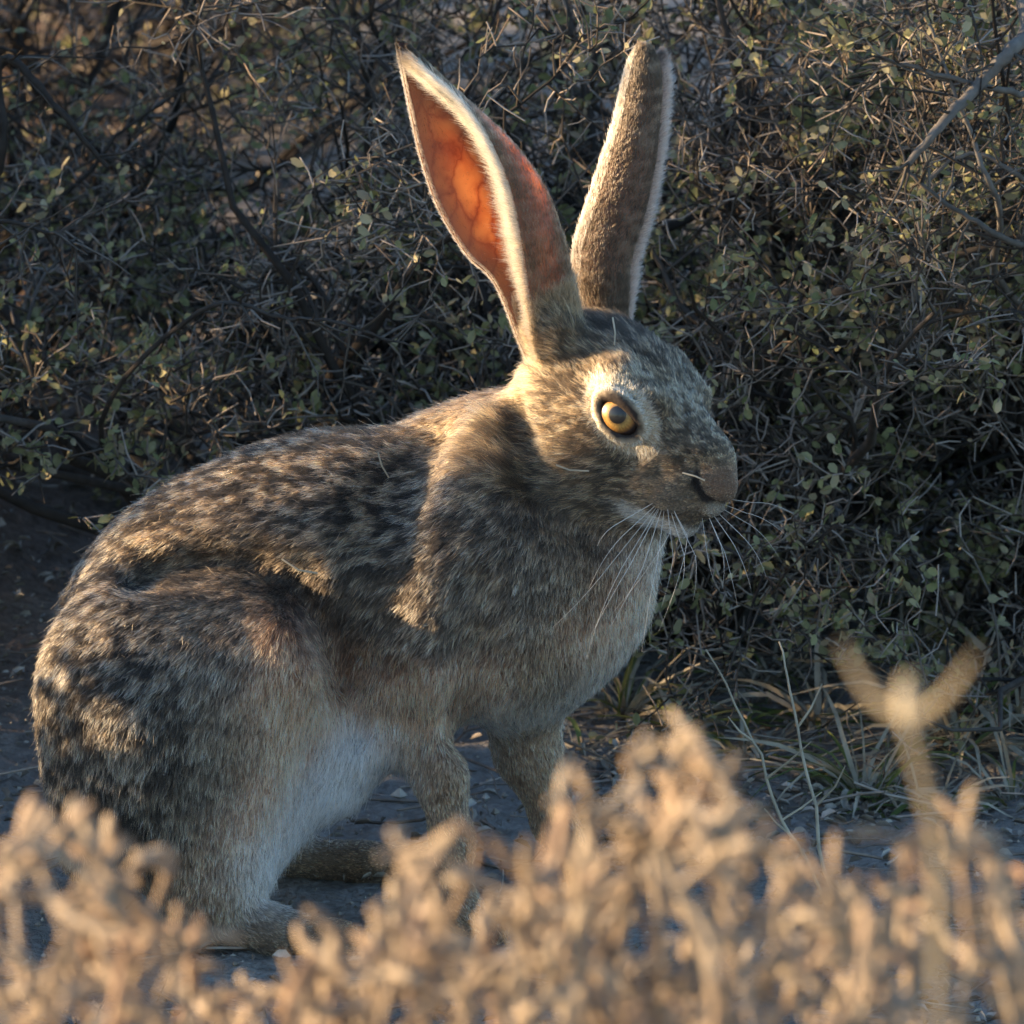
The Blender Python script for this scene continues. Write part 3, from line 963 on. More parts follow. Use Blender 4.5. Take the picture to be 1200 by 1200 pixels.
t_, n_, VN = vnormals(BV, BF)
r_ = BV - HO
head_zone = Hh
dens = .75 + 2.3 * head_zone + .5 * (GL.max() - L) / GL.max()
dens *= np.where(VN[:, 1] > .25, .45, 1.0)                 # thinner on the far flank
dens[L < .0003] = 0
NF = 500000
p, n = sample(BV, BF, NF, dens)
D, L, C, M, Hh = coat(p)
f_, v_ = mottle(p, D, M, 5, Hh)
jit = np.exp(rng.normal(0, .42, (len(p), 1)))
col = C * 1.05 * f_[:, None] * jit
col = np.where((v_ > .55)[:, None], col * (1.45, 1.36, 1.22), col)
black = rng.random(len(p)) < .24 * M
col[black] = (.016, .013, .012)
white = rng.random(len(p)) < np.where(Hh > .5, .04, .09)
col[white] = np.minimum(col[white] * 2.2, .75)
L = np.where(Hh > .5, L * 1.15, L * .85) * rng.uniform(.65, 1.2, len(p)) * (.8 + .45 * vnoise(p, .012, 9))
lift = np.where(Hh > .5, .34, .42) * rng.uniform(.6, 1.3, len(p))
P, rad = strands(p, n, D, L, lift, r0=.000105, clump=.42, clump_n=7)
cl = strands.clump
col *= np.exp(rng.normal(0, .26, (cl.max() + 1, 1)))[cl]
rad *= np.where(Hh > .5, .72, 1.0)[:, None]
pale = C.mean(1) > .43
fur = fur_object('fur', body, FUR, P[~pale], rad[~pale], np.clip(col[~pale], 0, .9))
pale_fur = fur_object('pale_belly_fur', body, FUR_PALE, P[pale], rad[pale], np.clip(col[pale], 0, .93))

# stray guard hairs that stand off the outline
p, n = sample(BV, BF, 7000, np.where(Hh.mean() > 0, 1.0, 1.0) * np.ones(len(BV)) * (coat(BV)[1] > .004))
D, L, C, M, Hh = coat(p)
P, rad = strands(p, n, D, L * 1.2, .6 * rng.uniform(.5, 1.2, len(p)), clump=0, curl=.18, r0=.00009)
gcol = C * np.exp(rng.normal(0, .35, (len(p), 1))) * np.where(rng.random((len(p), 1)) < .35 * M[:, None], .12, 1.0)
guard = fur_object('guard_hairs', body, FUR, P, rad, np.clip(gcol, 0, .9))


# ---- ears
def ear_sheet(rows, section, nu=46, nv=30):
    ring = [section(*r) for r in rows]                    # each: list of 3-D points across the ear
    m = len(ring[0])
    cols = [crom([r[j] for r in ring], nu) for j in range(m)]
    return np.stack([crom([c[i] for c in cols], nv) for i in range(nu)])   # (nu,nv,3)


def ear_shell(G, th):
    nu, nv, _ = G.shape
    du = np.gradient(G, axis=0); dv = np.gradient(G, axis=1)
    nn = np.cross(du, dv); nn /= np.linalg.norm(nn, axis=2, keepdims=True) + 1e-12
    edge = np.minimum(np.arange(nv), np.arange(nv)[::-1])[None, :, None]
    t = th * np.clip(.35 + edge / 4, .35, 1)
    A = (G + nn * t / 2).reshape(-1, 3); B = (G - nn * t / 2).reshape(-1, 3)
    idx = np.arange(nu * nv).reshape(nu, nv); o = nu * nv
    q = np.stack([idx[:-1, :-1], idx[1:, :-1], idx[1:, 1:], idx[:-1, 1:]], -1).reshape(-1, 4)
    f = [q, q[:, ::-1] + o]
    for j, fl in ((0, False), (nv - 1, True)):
        e = np.stack([idx[:-1, j], idx[1:, j], idx[1:, j] + o, idx[:-1, j] + o], -1)
        f.append(e if fl else e[:, ::-1])
    for i, fl in ((0, True), (nu - 1, False)):
        e = np.stack([idx[i, :-1], idx[i, 1:], idx[i, 1:] + o, idx[i, :-1] + o], -1)
        f.append(e if fl else e[:, ::-1])
    return np.concatenate([A, B]), np.concatenate(f), nn


def near_section(A, Rr, B, Y0):
    a, r, b = [np.array(q, float) for q in (A, Rr, B)]
    wd = np.linalg.norm(r - a) * U
    Q = lambda pt, Y: px(pt[0], pt[1], Y)
    return [Q(a, Y0 + .07 * wd), Q(a + .22 * (r - a), Y0 + .21 * wd), Q(a + .52 * (r - a), Y0 + .28 * wd), Q(a + .82 * (r - a), Y0 + .22 * wd),
            Q(r, Y0 + .02 * wd), Q(r + .40 * (b - r), Y0 - .16 * wd), Q(b, Y0 - .23 * wd)]


NEAR_EAR = [((632, 450), (684, 400), (636, 432), -.032), ((609, 402), (674, 356), (624, 396), -.036), ((580, 332), (666, 315), (613, 335), -.038),
            ((545, 296), (656, 270), (604, 275), -.040), ((512, 240), (638, 222), (591, 215), -.042), ((492, 180), (606, 176), (570, 165), -.043),
            ((480, 125), (568, 138), (542, 126), -.044), ((471, 80), (523, 98), (507, 93), -.045), ((466, 50), (476, 52), (474, 54), -.045)]


def far_section(Lp, Rp, Y0, _=None):
    l, r = np.array(Lp, float), np.array(Rp, float)
    wd = np.linalg.norm(r - l) * U
    Q = lambda t, Y: px(*(l + t * (r - l)), Y)
    return [Q(1.0, Y0 - .02 * wd), Q(.82, Y0 - .20 * wd), Q(.5, Y0 - .32 * wd), Q(.18, Y0 - .24 * wd), Q(0, Y0 + .0 * wd), Q(.12, Y0 + .26 * wd), Q(.45, Y0 + .40 * wd)]


FAR_EAR = [((692, 410), (738, 408), .006), ((680, 357), (735, 362), .006), ((673, 302), (740, 305), .007), ((686, 250), (755, 255), .008),
           ((706, 190), (768, 190), .009), ((721, 145), (773, 140), .010), ((731, 100), (775, 98), .011), ((739, 74), (771, 73), .012), ((749, 56), (762, 57), .012)]


def ear_material():
    m = bpy.data.materials.new('ear_skin')
    nt, N, L = nodes_of(m)
    N.clear()
    out = N.new('ShaderNodeOutputMaterial')
    at = N.new('ShaderNodeAttribute'); at.attribute_name = 'coat'
    tc = N.new('ShaderNodeTexCoord')
    nz = N.new('ShaderNodeTexNoise'); nz.inputs['Scale'].default_value = 70; nz.inputs['Detail'].default_value = 5; nz.inputs['Distortion'].default_value = .3
    L.new(tc.outputs['Object'], nz.inputs['Vector'])
    mp = N.new('ShaderNodeMapping'); mp.inputs['Rotation'].default_value = (0, R(28), 0); mp.inputs['Scale'].default_value = (1, 1, .35)
    L.new(tc.outputs['Object'], mp.inputs['Vector'])
    wob = N.new('ShaderNodeVectorMath'); wob.operation = 'MULTIPLY_ADD'; wob.inputs[1].default_value = (.012, .012, .012)
    L.new(nz.outputs['Color'], wob.inputs[0]); L.new(mp.outputs[0], wob.inputs[2])
    vo = N.new('ShaderNodeTexVoronoi'); vo.feature = 'DISTANCE_TO_EDGE'; vo.inputs['Scale'].default_value = 95
    L.new(wob.outputs[0], vo.inputs['Vector'])
    vr = ramp(N, [(.0, (.55, .32, .27)), (.05, (.82, .66, .62)), (.14, (1, 1, 1))]); L.new(vo.outputs['Distance'], vr.inputs[0])
    bl = ramp(N, [(.35, (.78, .62, .56)), (.62, (1, 1, 1))]); L.new(nz.outputs[0], bl.inputs[0])
    vein = N.new('ShaderNodeMix'); vein.data_type = 'RGBA'; vein.blend_type = 'MULTIPLY'; vein.inputs[0].default_value = 1
    L.new(vr.outputs[0], vein.inputs[6]); L.new(bl.outputs[0], vein.inputs[7])
    b = N.new('ShaderNodeBsdfPrincipled'); b.inputs['Roughness'].default_value = .6
    L.new(at.outputs['Color'], b.inputs['Base Color'])
    t = N.new('ShaderNodeBsdfTranslucent')
    mx = N.new('ShaderNodeMix'); mx.data_type = 'RGBA'; mx.blend_type = 'MULTIPLY'; mx.inputs[0].default_value = .9
    mx.inputs[6].default_value = (1.0, .57, .30, 1)
    L.new(vein.outputs[2], mx.inputs[7]); L.new(mx.outputs[2], t.inputs['Color'])
    ms = N.new('ShaderNodeMixShader')
    L.new(at.outputs['Alpha'], ms.inputs[0])
    L.new(b.outputs[0], ms.inputs[1]); L.new(t.outputs[0], ms.inputs[2])
    L.new(ms.outputs[0], out.inputs[0])
    return m


EAR = ear_material()


def make_ear(name, rows, section, kind):
    G = ear_sheet(rows, section)
    nu, nv, _ = G.shape
    v, f, nn = ear_shell(G, .0016)
    me = mesh_np(name, v, f)
    o = obj(name, me, hare, EAR)
    uu, vv = np.meshgrid(np.linspace(0, 1, nu), np.linspace(0, 1, nv), indexing='ij')
    base = np.array((.22, .12, .08))
    tipd = sstep(.84, .97, uu)
    colr = base * (1 - tipd[..., None] * .85)
    if kind == 'near':
        thin = np.exp(-((vv - .29) / .135) ** 2) * sstep(.18, .36, uu) * sstep(.86, .55, uu)
        thin = np.maximum(thin, .75 * np.exp(-((vv - .72) / .08) ** 2) * sstep(.40, .55, uu) * sstep(.86, .72, uu))
        alpha = .20 + .58 * thin
    else:
        alpha = .10 + .2 * np.exp(-((vv - .3) / .2) ** 2) * sstep(.2, .4, uu) * sstep(.85, .6, uu)
    both = np.concatenate([np.concatenate([colr, alpha[..., None]], 2).reshape(-1, 4)] * 2)
    ca = me.color_attributes.new('coat', 'FLOAT_COLOR', 'POINT')
    ca.data.foreach_set('color', both.astype(np.float32).ravel())

    # hair on the ear: which = +1 / -1 side of the sheet
    def pick(N, fn_u, fn_v, side):
        u = fn_u(N); w_ = fn_v(N)
        iu = np.clip(u * (nu - 1), 0, nu - 1.001); iv = np.clip(w_ * (nv - 1), 0, nv - 1.001)
        i, j = iu.astype(int), iv.astype(int); a, b_ = (iu - i)[:, None], (iv - j)[:, None]
        bl = lambda X: X[i, j] * (1 - a) * (1 - b_) + X[i + 1, j] * a * (1 - b_) + X[i, j + 1] * (1 - a) * b_ + X[i + 1, j + 1] * a * b_
        du = bl(np.gradient(G, axis=0)); dv = bl(np.gradient(G, axis=1)); nm = bl(nn) * side
        un = lambda X: X / (np.linalg.norm(X, axis=1, keepdims=True) + 1e-12)
        return u, w_, bl(G) + un(nm) * .0007, un(du), un(dv), un(nm)
    Ps, Rs, Cs = [], [], []

    def grow(N, fn_u, fn_v, side, length, colour, cu_, cv_, lift, r0, mot=.5, keep=None):
        u, w_, q, du, dv, nm = pick(N, fn_u, fn_v, side)
        if keep is not None:
            k = rng.random(N) < keep(u, w_)
            u, w_, q, du, dv, nm = [x[k] for x in (u, w_, q, du, dv, nm)]
        Dd = du * cu_ + dv * cv_
        Ln = length(u, w_) * rng.uniform(.6, 1.25, len(q))
        Pp, Rr = strands(q, nm, Dd, Ln, lift, K=4, clump=.3, clump_n=10, r0=r0)
        cc = colour(u, w_) * np.exp(rng.normal(0, .22, (len(q), 1)))
        mo, _v = mottle(q, Dd, np.full(len(q), mot), 21)
        tipk = sstep(.86, .97, u)[:, None] if kind == 'near' else sstep(.76, .92, u)[:, None] * (.45 + .45 * sstep(.4, .55, vnoise(q, .005, 31)))[:, None]
        cc = cc * mo[:, None] * (1 - .90 * tipk)
        Ps.append(Pp); Rs.append(Rr); Cs.append(np.clip(cc, 0, .9))
    uni = lambda lo, hi: (lambda N: rng.uniform(lo, hi, N))
    cst = lambda c: (lambda u, w_: np.tile(np.array(c), (len(u), 1)))
    out_side = -1 if kind == 'near' else 1
    # find which side of the sheet is the convex one
    mid = G[nu // 2]
    cen = mid.mean(0)
    sgn = np.sign(((mid[nv // 2] - cen) * nn[nu // 2, nv // 2]).sum())
    out_side = sgn if sgn != 0 else out_side
    outer = np.array((.25, .175, .11))
    if kind == 'near':
        thinf = lambda u, w_: 1 - .93 * np.exp(-((w_ - .31) / .13) ** 2) * sstep(.14, .32, u) * sstep(.9, .7, u)
        grow(16000, uni(.02, 1), uni(0, .55), out_side, lambda u, w_: .0022 + 0 * u, cst(outer), 1, 0, .25, .00009, .5, thinf)
        grow(15000, uni(.02, .99), uni(.55, .97), out_side, lambda u, w_: np.where(u < .35, .0042, .0026), cst(outer), 1, .0, .3, .00010, .6)
        grow(3500, uni(.05, .97), uni(.06, .55), -out_side, lambda u, w_: .0016 + 0 * u, cst((.22, .13, .08)), 1, 0, .3, .00007, .3, lambda u, w_: .25 + .75 * thinf(u, w_))
        grow(8000, uni(.05, .95), uni(.965, 1), out_side, lambda u, w_: .0035 + .0050 * sstep(.12, .40, u), lambda u, w_: np.array((.66, .53, .38)) * (.6 + .4 * sstep(.1, .45, u))[:, None], .45, 1, .40, .00010, .0)
        grow(6500, uni(.05, .95), uni(.93, 1), -out_side, lambda u, w_: .0035 + .0060 * sstep(.12, .40, u), lambda u, w_: np.array((.68, .56, .41)) * (.6 + .4 * sstep(.1, .45, u))[:, None], .35, 1, .45, .00010, .0)
        grow(6500, uni(.03, .98), uni(0, .035), out_side, lambda u, w_: .0022 + 0 * u, cst((.72, .58, .44)), 1, -.5, .4, .00009, .1)
        grow(3000, uni(.03, .98), uni(0, .03), -out_side, lambda u, w_: .0018 + 0 * u, cst((.68, .54, .40)), 1, -.5, .4, .00009, .1)
        grow(5000, uni(.0, .2), uni(.6, 1), out_side, lambda u, w_: .006 + 0 * u, cst((.40, .29, .18)), 1, 0, .4, .00009, .3)
        grow(4000, uni(.0, .2), uni(.05, .6), -out_side, lambda u, w_: .007 + 0 * u, cst((.50, .36, .22)), 1, 0, .4, .00009, .2)
    else:
        grow(26000, uni(.0, .995), uni(.02, .62), out_side, lambda u, w_: np.where(u < .2, .0050, .0028), cst((.145, .108, .078)), 1, 0, .3, .00010, .6)
        grow(7000, uni(.04, .97), uni(.52, .75), out_side, lambda u, w_: .0035 + 0 * u, cst((.68, .58, .45)), 1, 0, .4, .0001, .1)
        grow(7000, uni(.05, .93), uni(0, .03), out_side, lambda u, w_: .0050 * sstep(0, .2, u) + .001, cst((.34, .23, .18)), .55, -1, .35, .00009, .0)
        grow(3500, uni(.05, .93), uni(0, .05), -out_side, lambda u, w_: .0045 * sstep(0, .2, u) + .001, cst((.34, .23, .18)), .5, -1, .35, .00009, .0)
        grow(500, uni(.93, 1), uni(.0, .7), out_side, lambda u, w_: .0035 + 0 * u, cst((.20, .14, .095)), 1, 0, .5, .0001, .2)
        grow(4000, uni(.03, .98), uni(.75, 1), out_side, lambda u, w_: .003 + 0 * u, cst(outer), 1, 0, .3, .0001, .3)
    fur_object('ear_fur', o, FUR_PALE, np.concatenate(Ps), np.concatenate(Rs), np.concatenate(Cs))
    return o, G


near_ear, NEAR_G = make_ear('ear', NEAR_EAR, near_section, 'near')
far_ear, FAR_G = make_ear('ear', FAR_EAR, lambda l, r, Y: far_section(l, r, Y), 'far')
near_ear['label'] = 'ear glowing orange inside with a pale fringe of hair along its fold'
far_ear['label'] = 'ear seen from its grey-brown back with a dark tip'


# ---- eyes
def eye_material():
    m = bpy.data.materials.new('hare_iris')
    nt, N, L = nodes_of(m)
    b = N['Principled BSDF']
    tc = N.new('ShaderNodeTexCoord')
    sp = N.new('ShaderNodeSeparateXYZ'); L.new(tc.outputs['Object'], sp.inputs[0])

    def mth(op, a, b_=None):
        q = N.new('ShaderNodeMath'); q.operation = op
        for k, s_ in enumerate((a, b_)):
            if s_ is None:
                continue
            if isinstance(s_, (int, float)):
                q.inputs[k].default_value = s_
            else:
                L.new(s_, q.inputs[k])
        return q.outputs[0]
    r = mth('SQRT', mth('ADD', mth('POWER', sp.outputs[0], 2), mth('POWER', sp.outputs[1], 2)))
    ang = mth('ARCTAN2', sp.outputs[1], sp.outputs[0])
    cb = N.new('ShaderNodeCombineXYZ')
    L.new(mth('MULTIPLY', ang, 3.0), cb.inputs[0]); L.new(mth('MULTIPLY', r, 180.0), cb.inputs[1])
    nz = N.new('ShaderNodeTexNoise'); nz.inputs['Scale'].default_value = 3.2; nz.inputs['Detail'].default_value = 5
    L.new(cb.outputs[0], nz.inputs['Vector'])
    fib = ramp(N, [(.3, (.6, .5, .4)), (.7, (1.25, 1.2, 1.1))]); L.new(nz.outputs[0], fib.inputs[0])
    rr = mth('MULTIPLY', r, 100.0)          # cm
    base = ramp(N, [(0, (.004, .004, .005)), (.415, (.004, .004, .005)), (.445, (.24, .15, .05)), (.58, (.46, .28, .075)), (.76, (.38, .18, .04)), (.88, (.12, .05, .015)), (.93, (.02, .01, .008))])
    L.new(rr, base.inputs[0])
    mx = N.new('ShaderNodeMix'); mx.data_type = 'RGBA'; mx.blend_type = 'MULTIPLY'; mx.inputs[0].default_value = .8
    L.new(base.outputs[0], mx.inputs[6]); L.new(fib.outputs[0], mx.inputs[7])
    L.new(mx.outputs[2], b.inputs['Base Color'])
    b.inputs['Roughness'].default_value = .35
    b.inputs['Coat Weight'].default_value = .55
    b.inputs['Coat Roughness'].default_value = .03
    return m


EYEM = eye_material()


def sphere_np(r, nu=32, nv=20):
    th = np.linspace(0, np.pi, nv); ph = np.arange(nu) / nu * 2 * np.pi
    v = np.stack([np.outer(np.sin(th), np.cos(ph)), np.outer(np.sin(th), np.sin(ph)), np.outer(np.cos(th), np.ones(nu))], -1) * r
    idx = np.arange(nu * nv).reshape(nv, nu)
    q = np.stack([idx[:-1], idx[1:], np.roll(idx[1:], -1, 1), np.roll(idx[:-1], -1, 1)], -1).reshape(-1, 4)
    return v.reshape(-1, 3), q


eye_mesh = mesh_np('eyeball', *sphere_np(.0134, 48, 32))
for sb in (1, -1):
    ce = hd(EYE_A, sb * EYE_B, EYE_CC)
    nb, e1, e2 = eye_frame(sb)
    look = nb + np.array([-.10, -.25, .12])
    e = obj('eye', eye_mesh, hare, EYEM)
    e.location = ce - nb * .0026
    e.rotation_euler = Vector(look).to_track_quat('Z', 'Y').to_euler()

# ---- whiskers
WM = bpy.data.materials.new('whisker')
nt, N, Lk = nodes_of(WM)
N['Principled BSDF'].inputs['Base Color'].default_value = (.72, .68, .62, 1)
N['Principled BSDF'].inputs['Roughness'].default_value = .3
WH = [((742, 625), (692, 690), (640, 742), -.082), ((748, 632), (712, 700), (688, 770), -.082), ((756, 634), (722, 690), (694, 742), -.08),
      ((768, 636), (740, 690), (715, 735), -.08), ((776, 640), (764, 690), (752, 764), -.08), ((790, 636), (786, 670), (775, 712), -.078),
      ((745, 615), (715, 645), (690, 690), -.084), ((732, 610), (712, 622), (700, 640), -.084), ((800, 636), (802, 664), (798, 690), -.078), ((812, 632), (816, 670), (812, 704), -.078),
      ((838, 622), (848, 655), (846, 690), -.074), ((846, 618), (866, 650), (880, 690), -.072), ((850, 612), (880, 640), (898, 676), -.070),
      ((856, 606), (886, 620), (912, 652), -.068), ((858, 600), (890, 606), (922, 628), -.066), ((842, 622), (856, 672), (864, 710), -.072),
      ((826, 628), (830, 656), (836, 680), -.074), ((864, 592), (900, 590), (932, 604), -.062), ((795, 600), (770, 650), (720, 716), -.086), ((806, 604), (800, 660), (772, 740), -.086)]
for a, b_, c, Y in WH:
    t = np.linspace(0, 1, 9)[:, None]
    A, B_, C_ = px(*a, Y), px(*b_, Y - .012), px(*c, Y - .016)
    Q = (1 - t) ** 2 * A + 2 * t * (1 - t) * (2 * B_ - .5 * A - .5 * C_) + t ** 2 * C_
    # start the whisker in the muzzle
    Q[0] = hd(.101, -.004, -.021) if a[0] > 820 else hd(.092, .010, -.025)
    Q[1] = .5 * (Q[0] + Q[2])
    v, f = tubes(Q[None], ((rng.uniform(.00012, .00018) * (1 - .75 * t[:, 0])))[None], 5)
    obj('whisker', mesh_np('whisker', v, f), hare, WM)
# ================================================================== grass, stone, stalks, litter
def blade_mesh(p0, d0, length, width, bend, g, K=6):
    P = np.zeros((K, 3)); P[0] = p0
    d = unit(d0)
    side = unit(np.cross(d, [0, 0, 1.0]) + g.normal(0, .2, 3))
    for k in range(1, K):
        d = unit(d + np.array([d[0] * .15, d[1] * .15, -bend]) + g.normal(0, .09, 3))
        P[k] = P[k - 1] + d * length / (K - 1)
        P[k, 2] = max(P[k, 2], .002)
    wv = width * np.array([.8, 1, 1, .85, .55, .08])[:K]
    up = np.array([0, 0, 1.0]) * width * .35
    v = np.concatenate([P - side * wv[:, None] / 2 + up * 0.6, P, P + side * wv[:, None] / 2 + up * 0.6])
    i = np.arange(K - 1)
    q = np.concatenate([np.stack([i, i + 1, K + i + 1, K + i], 1), np.stack([K + i, K + i + 1, 2 * K + i + 1, 2 * K + i], 1)])
    return v, q


def grass_tuft(pos, n, length, green, seed, label, width=.0031, lean=0.0, group='grass tufts'):
    g = np.random.default_rng(seed)
    root = obj('grass_tuft', None, loc=pos, label=label, category='grass tuft', group=group)
    for _ in range(n):
        az = g.uniform(0, 2 * np.pi); tl = g.uniform(.25, 1.25)
        d = np.array([math.sin(tl) * math.cos(az) + lean, math.sin(tl) * math.sin(az), math.cos(tl)])
        p0 = np.array([math.cos(az), math.sin(az), 0]) * g.uniform(0, .014)
        v, q = blade_mesh(p0, d, length * g.uniform(.55, 1.15), width * g.uniform(.6, 1.2), g.uniform(.12, .48), g)
        obj('blade', mesh_np('blade', v, q), root, GREEN if g.random() < green else STRAW)
    return root


def at(x, y, dz=0.0):
    p = gpx(x, y)
    p[2] += dz
    return p


grass_tuft(at(1010, 935), 64, .075, .35, 51, 'low grass tuft with green centre and pale curled blades on open soil')
grass_tuft(at(1125, 875), 80, .105, .15, 52, 'pale dry grass tuft with long arching blades beside the green-centred tuft', width=.0030)
grass_tuft(at(1195, 850), 64, .10, .25, 53, 'straggling grass tuft next to the pale arching tuft')
grass_tuft(at(735, 835), 56, .075, .45, 54, 'green and straw grass tuft spreading beside the chest of the hare', lean=.25)
grass_tuft(at(1160, 735), 76, .11, .20, 55, 'upright dry grass tuft in front of the thorny branches', width=.0022)
grass_tuft(at(1060, 770), 60, .085, .15, 56, 'small bleached grass tuft under the leafy saltbush', width=.0020)
grass_tuft(at(905, 800), 44, .06, .10, 57, 'thin withered grass tuft beside the rounded stone', width=.0018)
grass_tuft(at(1220, 690), 60, .115, .25, 58, 'tall dry grass tuft below the thorny branches', width=.0022)
grass_tuft(at(680, 885), 22, .045, .10, 59, 'curled dry grass tuft behind the front legs of the hare', width=.0022)
grass_tuft(at(820, 770), 24, .050, .10, 60, 'sparse withered grass tuft on the chest side of the rounded stone', width=.0018)


grass_tuft(at(960, 850), 44, .060, .20, 61, 'curly pale grass tuft between the dry stalks and the green-centred tuft')
grass_tuft(at(1085, 950), 36, .055, .30, 62, 'short green and straw tuft at the edge of the bare soil')
grass_tuft(at(790, 860), 34, .055, .25, 63, 'loose straw tuft in front of the chest of the hare')
grass_tuft(at(870, 880), 30, .045, .15, 64, 'small curled straw tuft beside the leaning stalk')
grass_tuft(at(1185, 940), 34, .060, .30, 65, 'short curled tuft next to the straggling one')


def lump(r, seed, nu=22, nv=14, amp=.14):
    th = np.linspace(0.001, np.pi - .001, nv); ph = np.arange(nu) / nu * 2 * np.pi
    d = np.stack([np.outer(np.sin(th), np.cos(ph)), np.outer(np.sin(th), np.sin(ph)), np.outer(np.cos(th), np.ones(nu))], -1).reshape(-1, 3)
    k = 1 + amp * (vnoise_s(d, .7, seed) - .5) * 2 + amp * .5 * (vnoise_s(d, .3, seed + 1) - .5) * 2
    idx = np.arange(nu * nv).reshape(nv, nu)
    q = np.stack([idx[:-1], idx[1:], np.roll(idx[1:], -1, 1), np.roll(idx[:-1], -1, 1)], -1).reshape(-1, 4)
    return d * k[:, None] * np.array(r), q


def stone(pos, r, seed, label):
    v, q = lump(r, seed)
    v[:, 2] += r[2] * .72
    obj('stone', mesh_np('stone', v, q), None, STONE, loc=pos, label=label, category='stone')


stone(at(852, 742), (.013, .012, .019), 71, 'rounded dark grey stone under the bush below the whiskers of the hare')
stone(at(965, 905), (.006, .005, .004), 72, 'small pale pebble among the grass blades')
stone(at(905, 985), (.010, .008, .005), 73, 'dark clod of soil beside the dry stalks')

# two dry stalks with side twigs
def stalk(pts, depth, r, label, twigs, seed):
    g = np.random.default_rng(seed)
    b0 = at(*pts[0])
    root = obj('dry_stalk', None, loc=b0, label=label, category='stalk', group='dry stalks')
    Q = np.array([px(x, y, b0[1] + dy) for (x, y), dy in zip(pts, np.linspace(0, depth, len(pts)))])
    Q[0] = b0 - (0, 0, .004)
    t = np.linspace(0, len(Q) - 1, 16)
    C = np.stack([np.interp(t, np.arange(len(Q)), Q[:, k]) for k in range(3)], 1)
    C[1:-1] += g.normal(0, .0006, (14, 3))
    v, q = tubes((C - b0)[None], np.linspace(r, r * .4, 16)[None], 6)
    obj('stem', mesh_np('stem', v, q), root, STRAW)
    for k, dx, dz in twigs:
        p = C[k] - b0
        e = p + np.array([dx, g.uniform(-.01, .01), dz])
        T = np.array([p, p + (e - p) * .5 + g.normal(0, .001, 3), e])
        v, q = tubes(T[None], np.array([[r * .6, r * .5, r * .25]]), 5)
        obj('twig', mesh_np('twig', v, q), root, STRAW)


stalk([(985, 1085), (942, 1005), (915, 962), (892, 887), (862, 825), (827, 761)], .05, .0012, 'thin dry stalk leaning past the grass towards the stone', [(6, .02, .012), (8, .022, .02), (10, -.012, .014), (5, -.012, .01)], 81)
stalk([(978, 1060), (962, 995), (950, 920), (934, 850), (922, 790), (913, 752)], .03, .0012, 'straight dry stalk crossing the leaning stalk', [(5, .014, .022), (9, .012, .022)], 82)
stalk([(1148, 742), (1138, 690), (1130, 640), (1122, 600)], .0, .0009, 'tall pale grass stalk rising from the upright tuft', [], 83)
stalk([(700, 880), (690, 868)], .0, .0009, 'short broken stalk lying behind the front legs', [], 84)

# leaf litter and grit
g = np.random.default_rng(91)
n = 22000
lx = np.where(g.random(n) < .5, g.uniform(-.62, .62, n), g.uniform(.02, .5, n)); ly = g.uniform(-.42, 1.1, n) ** 1
pn = vnoise_s(np.stack([lx, ly, 0 * lx], 1), .08, 5)
kp = (g.random(n) < np.clip((pn - .25) * 2.2, .12, 1) * np.where(ly < .08, .45, 1.0)) & ~((np.abs(lx + .05) < .24) & (np.abs(ly) < .06))
lx, ly = lx[kp], ly[kp]; n = len(lx)
az = g.uniform(0, 2 * np.pi, n)
X = np.stack([np.cos(az), np.sin(az), g.normal(.05, .28, n)], 1); X = unit(X)
Z = unit(np.stack([g.normal(0, .5, n), g.normal(0, .5, n), np.ones(n)], 1)); Z = unit(Z - (Z * X).sum(1, keepdims=True) * X); Yv = np.cross(Z, X)
sz = g.uniform(.003, .011, n)
nar = g.uniform(.25, 1.1, n)
LV = LEAF_V * (1, 1, 3.0)
V = np.stack([lx, ly, gz(lx, ly) + .0035], 1)[:, None] + sz[:, None, None] * (LV[None, :, :1] * X[:, None] + nar[:, None, None] * LV[None, :, 1:2] * Yv[:, None] + LV[None, :, 2:] * Z[:, None])
F = LEAF_F[None] + 6 * np.arange(n)[:, None, None]
me = mesh_np('leaf_litter', V.reshape(-1, 3), F.reshape(-1, 4)); put_pick(me, np.repeat(g.random(n), 6))
obj('leaf_litter', me, None, LITTER, kind='stuff', label='curled dead leaves and chaff strewn over the grey soil', category='litter')
n = 1500
sx = g.uniform(-.6, .6, n); sy = g.uniform(-.3, 1.0, n)
kp = ~((np.abs(sx + .05) < .24) & (np.abs(sy) < .06)); sx, sy = sx[kp], sy[kp]; n = len(sx)
az = g.uniform(0, 2 * np.pi, n)
dd = np.stack([np.cos(az), np.sin(az), g.normal(0, .12, n)], 1)
PT = grow_paths(np.stack([sx, sy, gz(sx, sy) + .004], 1), dd, g.uniform(.012, .07, n), 4, .12, -.02, g)
PT[:, :, 2] = np.maximum(PT[:, :, 2], gz(PT[:, :, 0], PT[:, :, 1]) + .001)
v, q = tubes(PT, np.repeat(g.uniform(.0003, .0009, (n, 1)), 4, 1), 4)
me = mesh_np('fallen_twig_litter', v, q); put_pick(me, np.repeat(g.random(n), 16))
obj('fallen_twig_litter', me, None, TWIG, kind='stuff', label='thin fallen twigs strewn over the grey soil', category='litter')

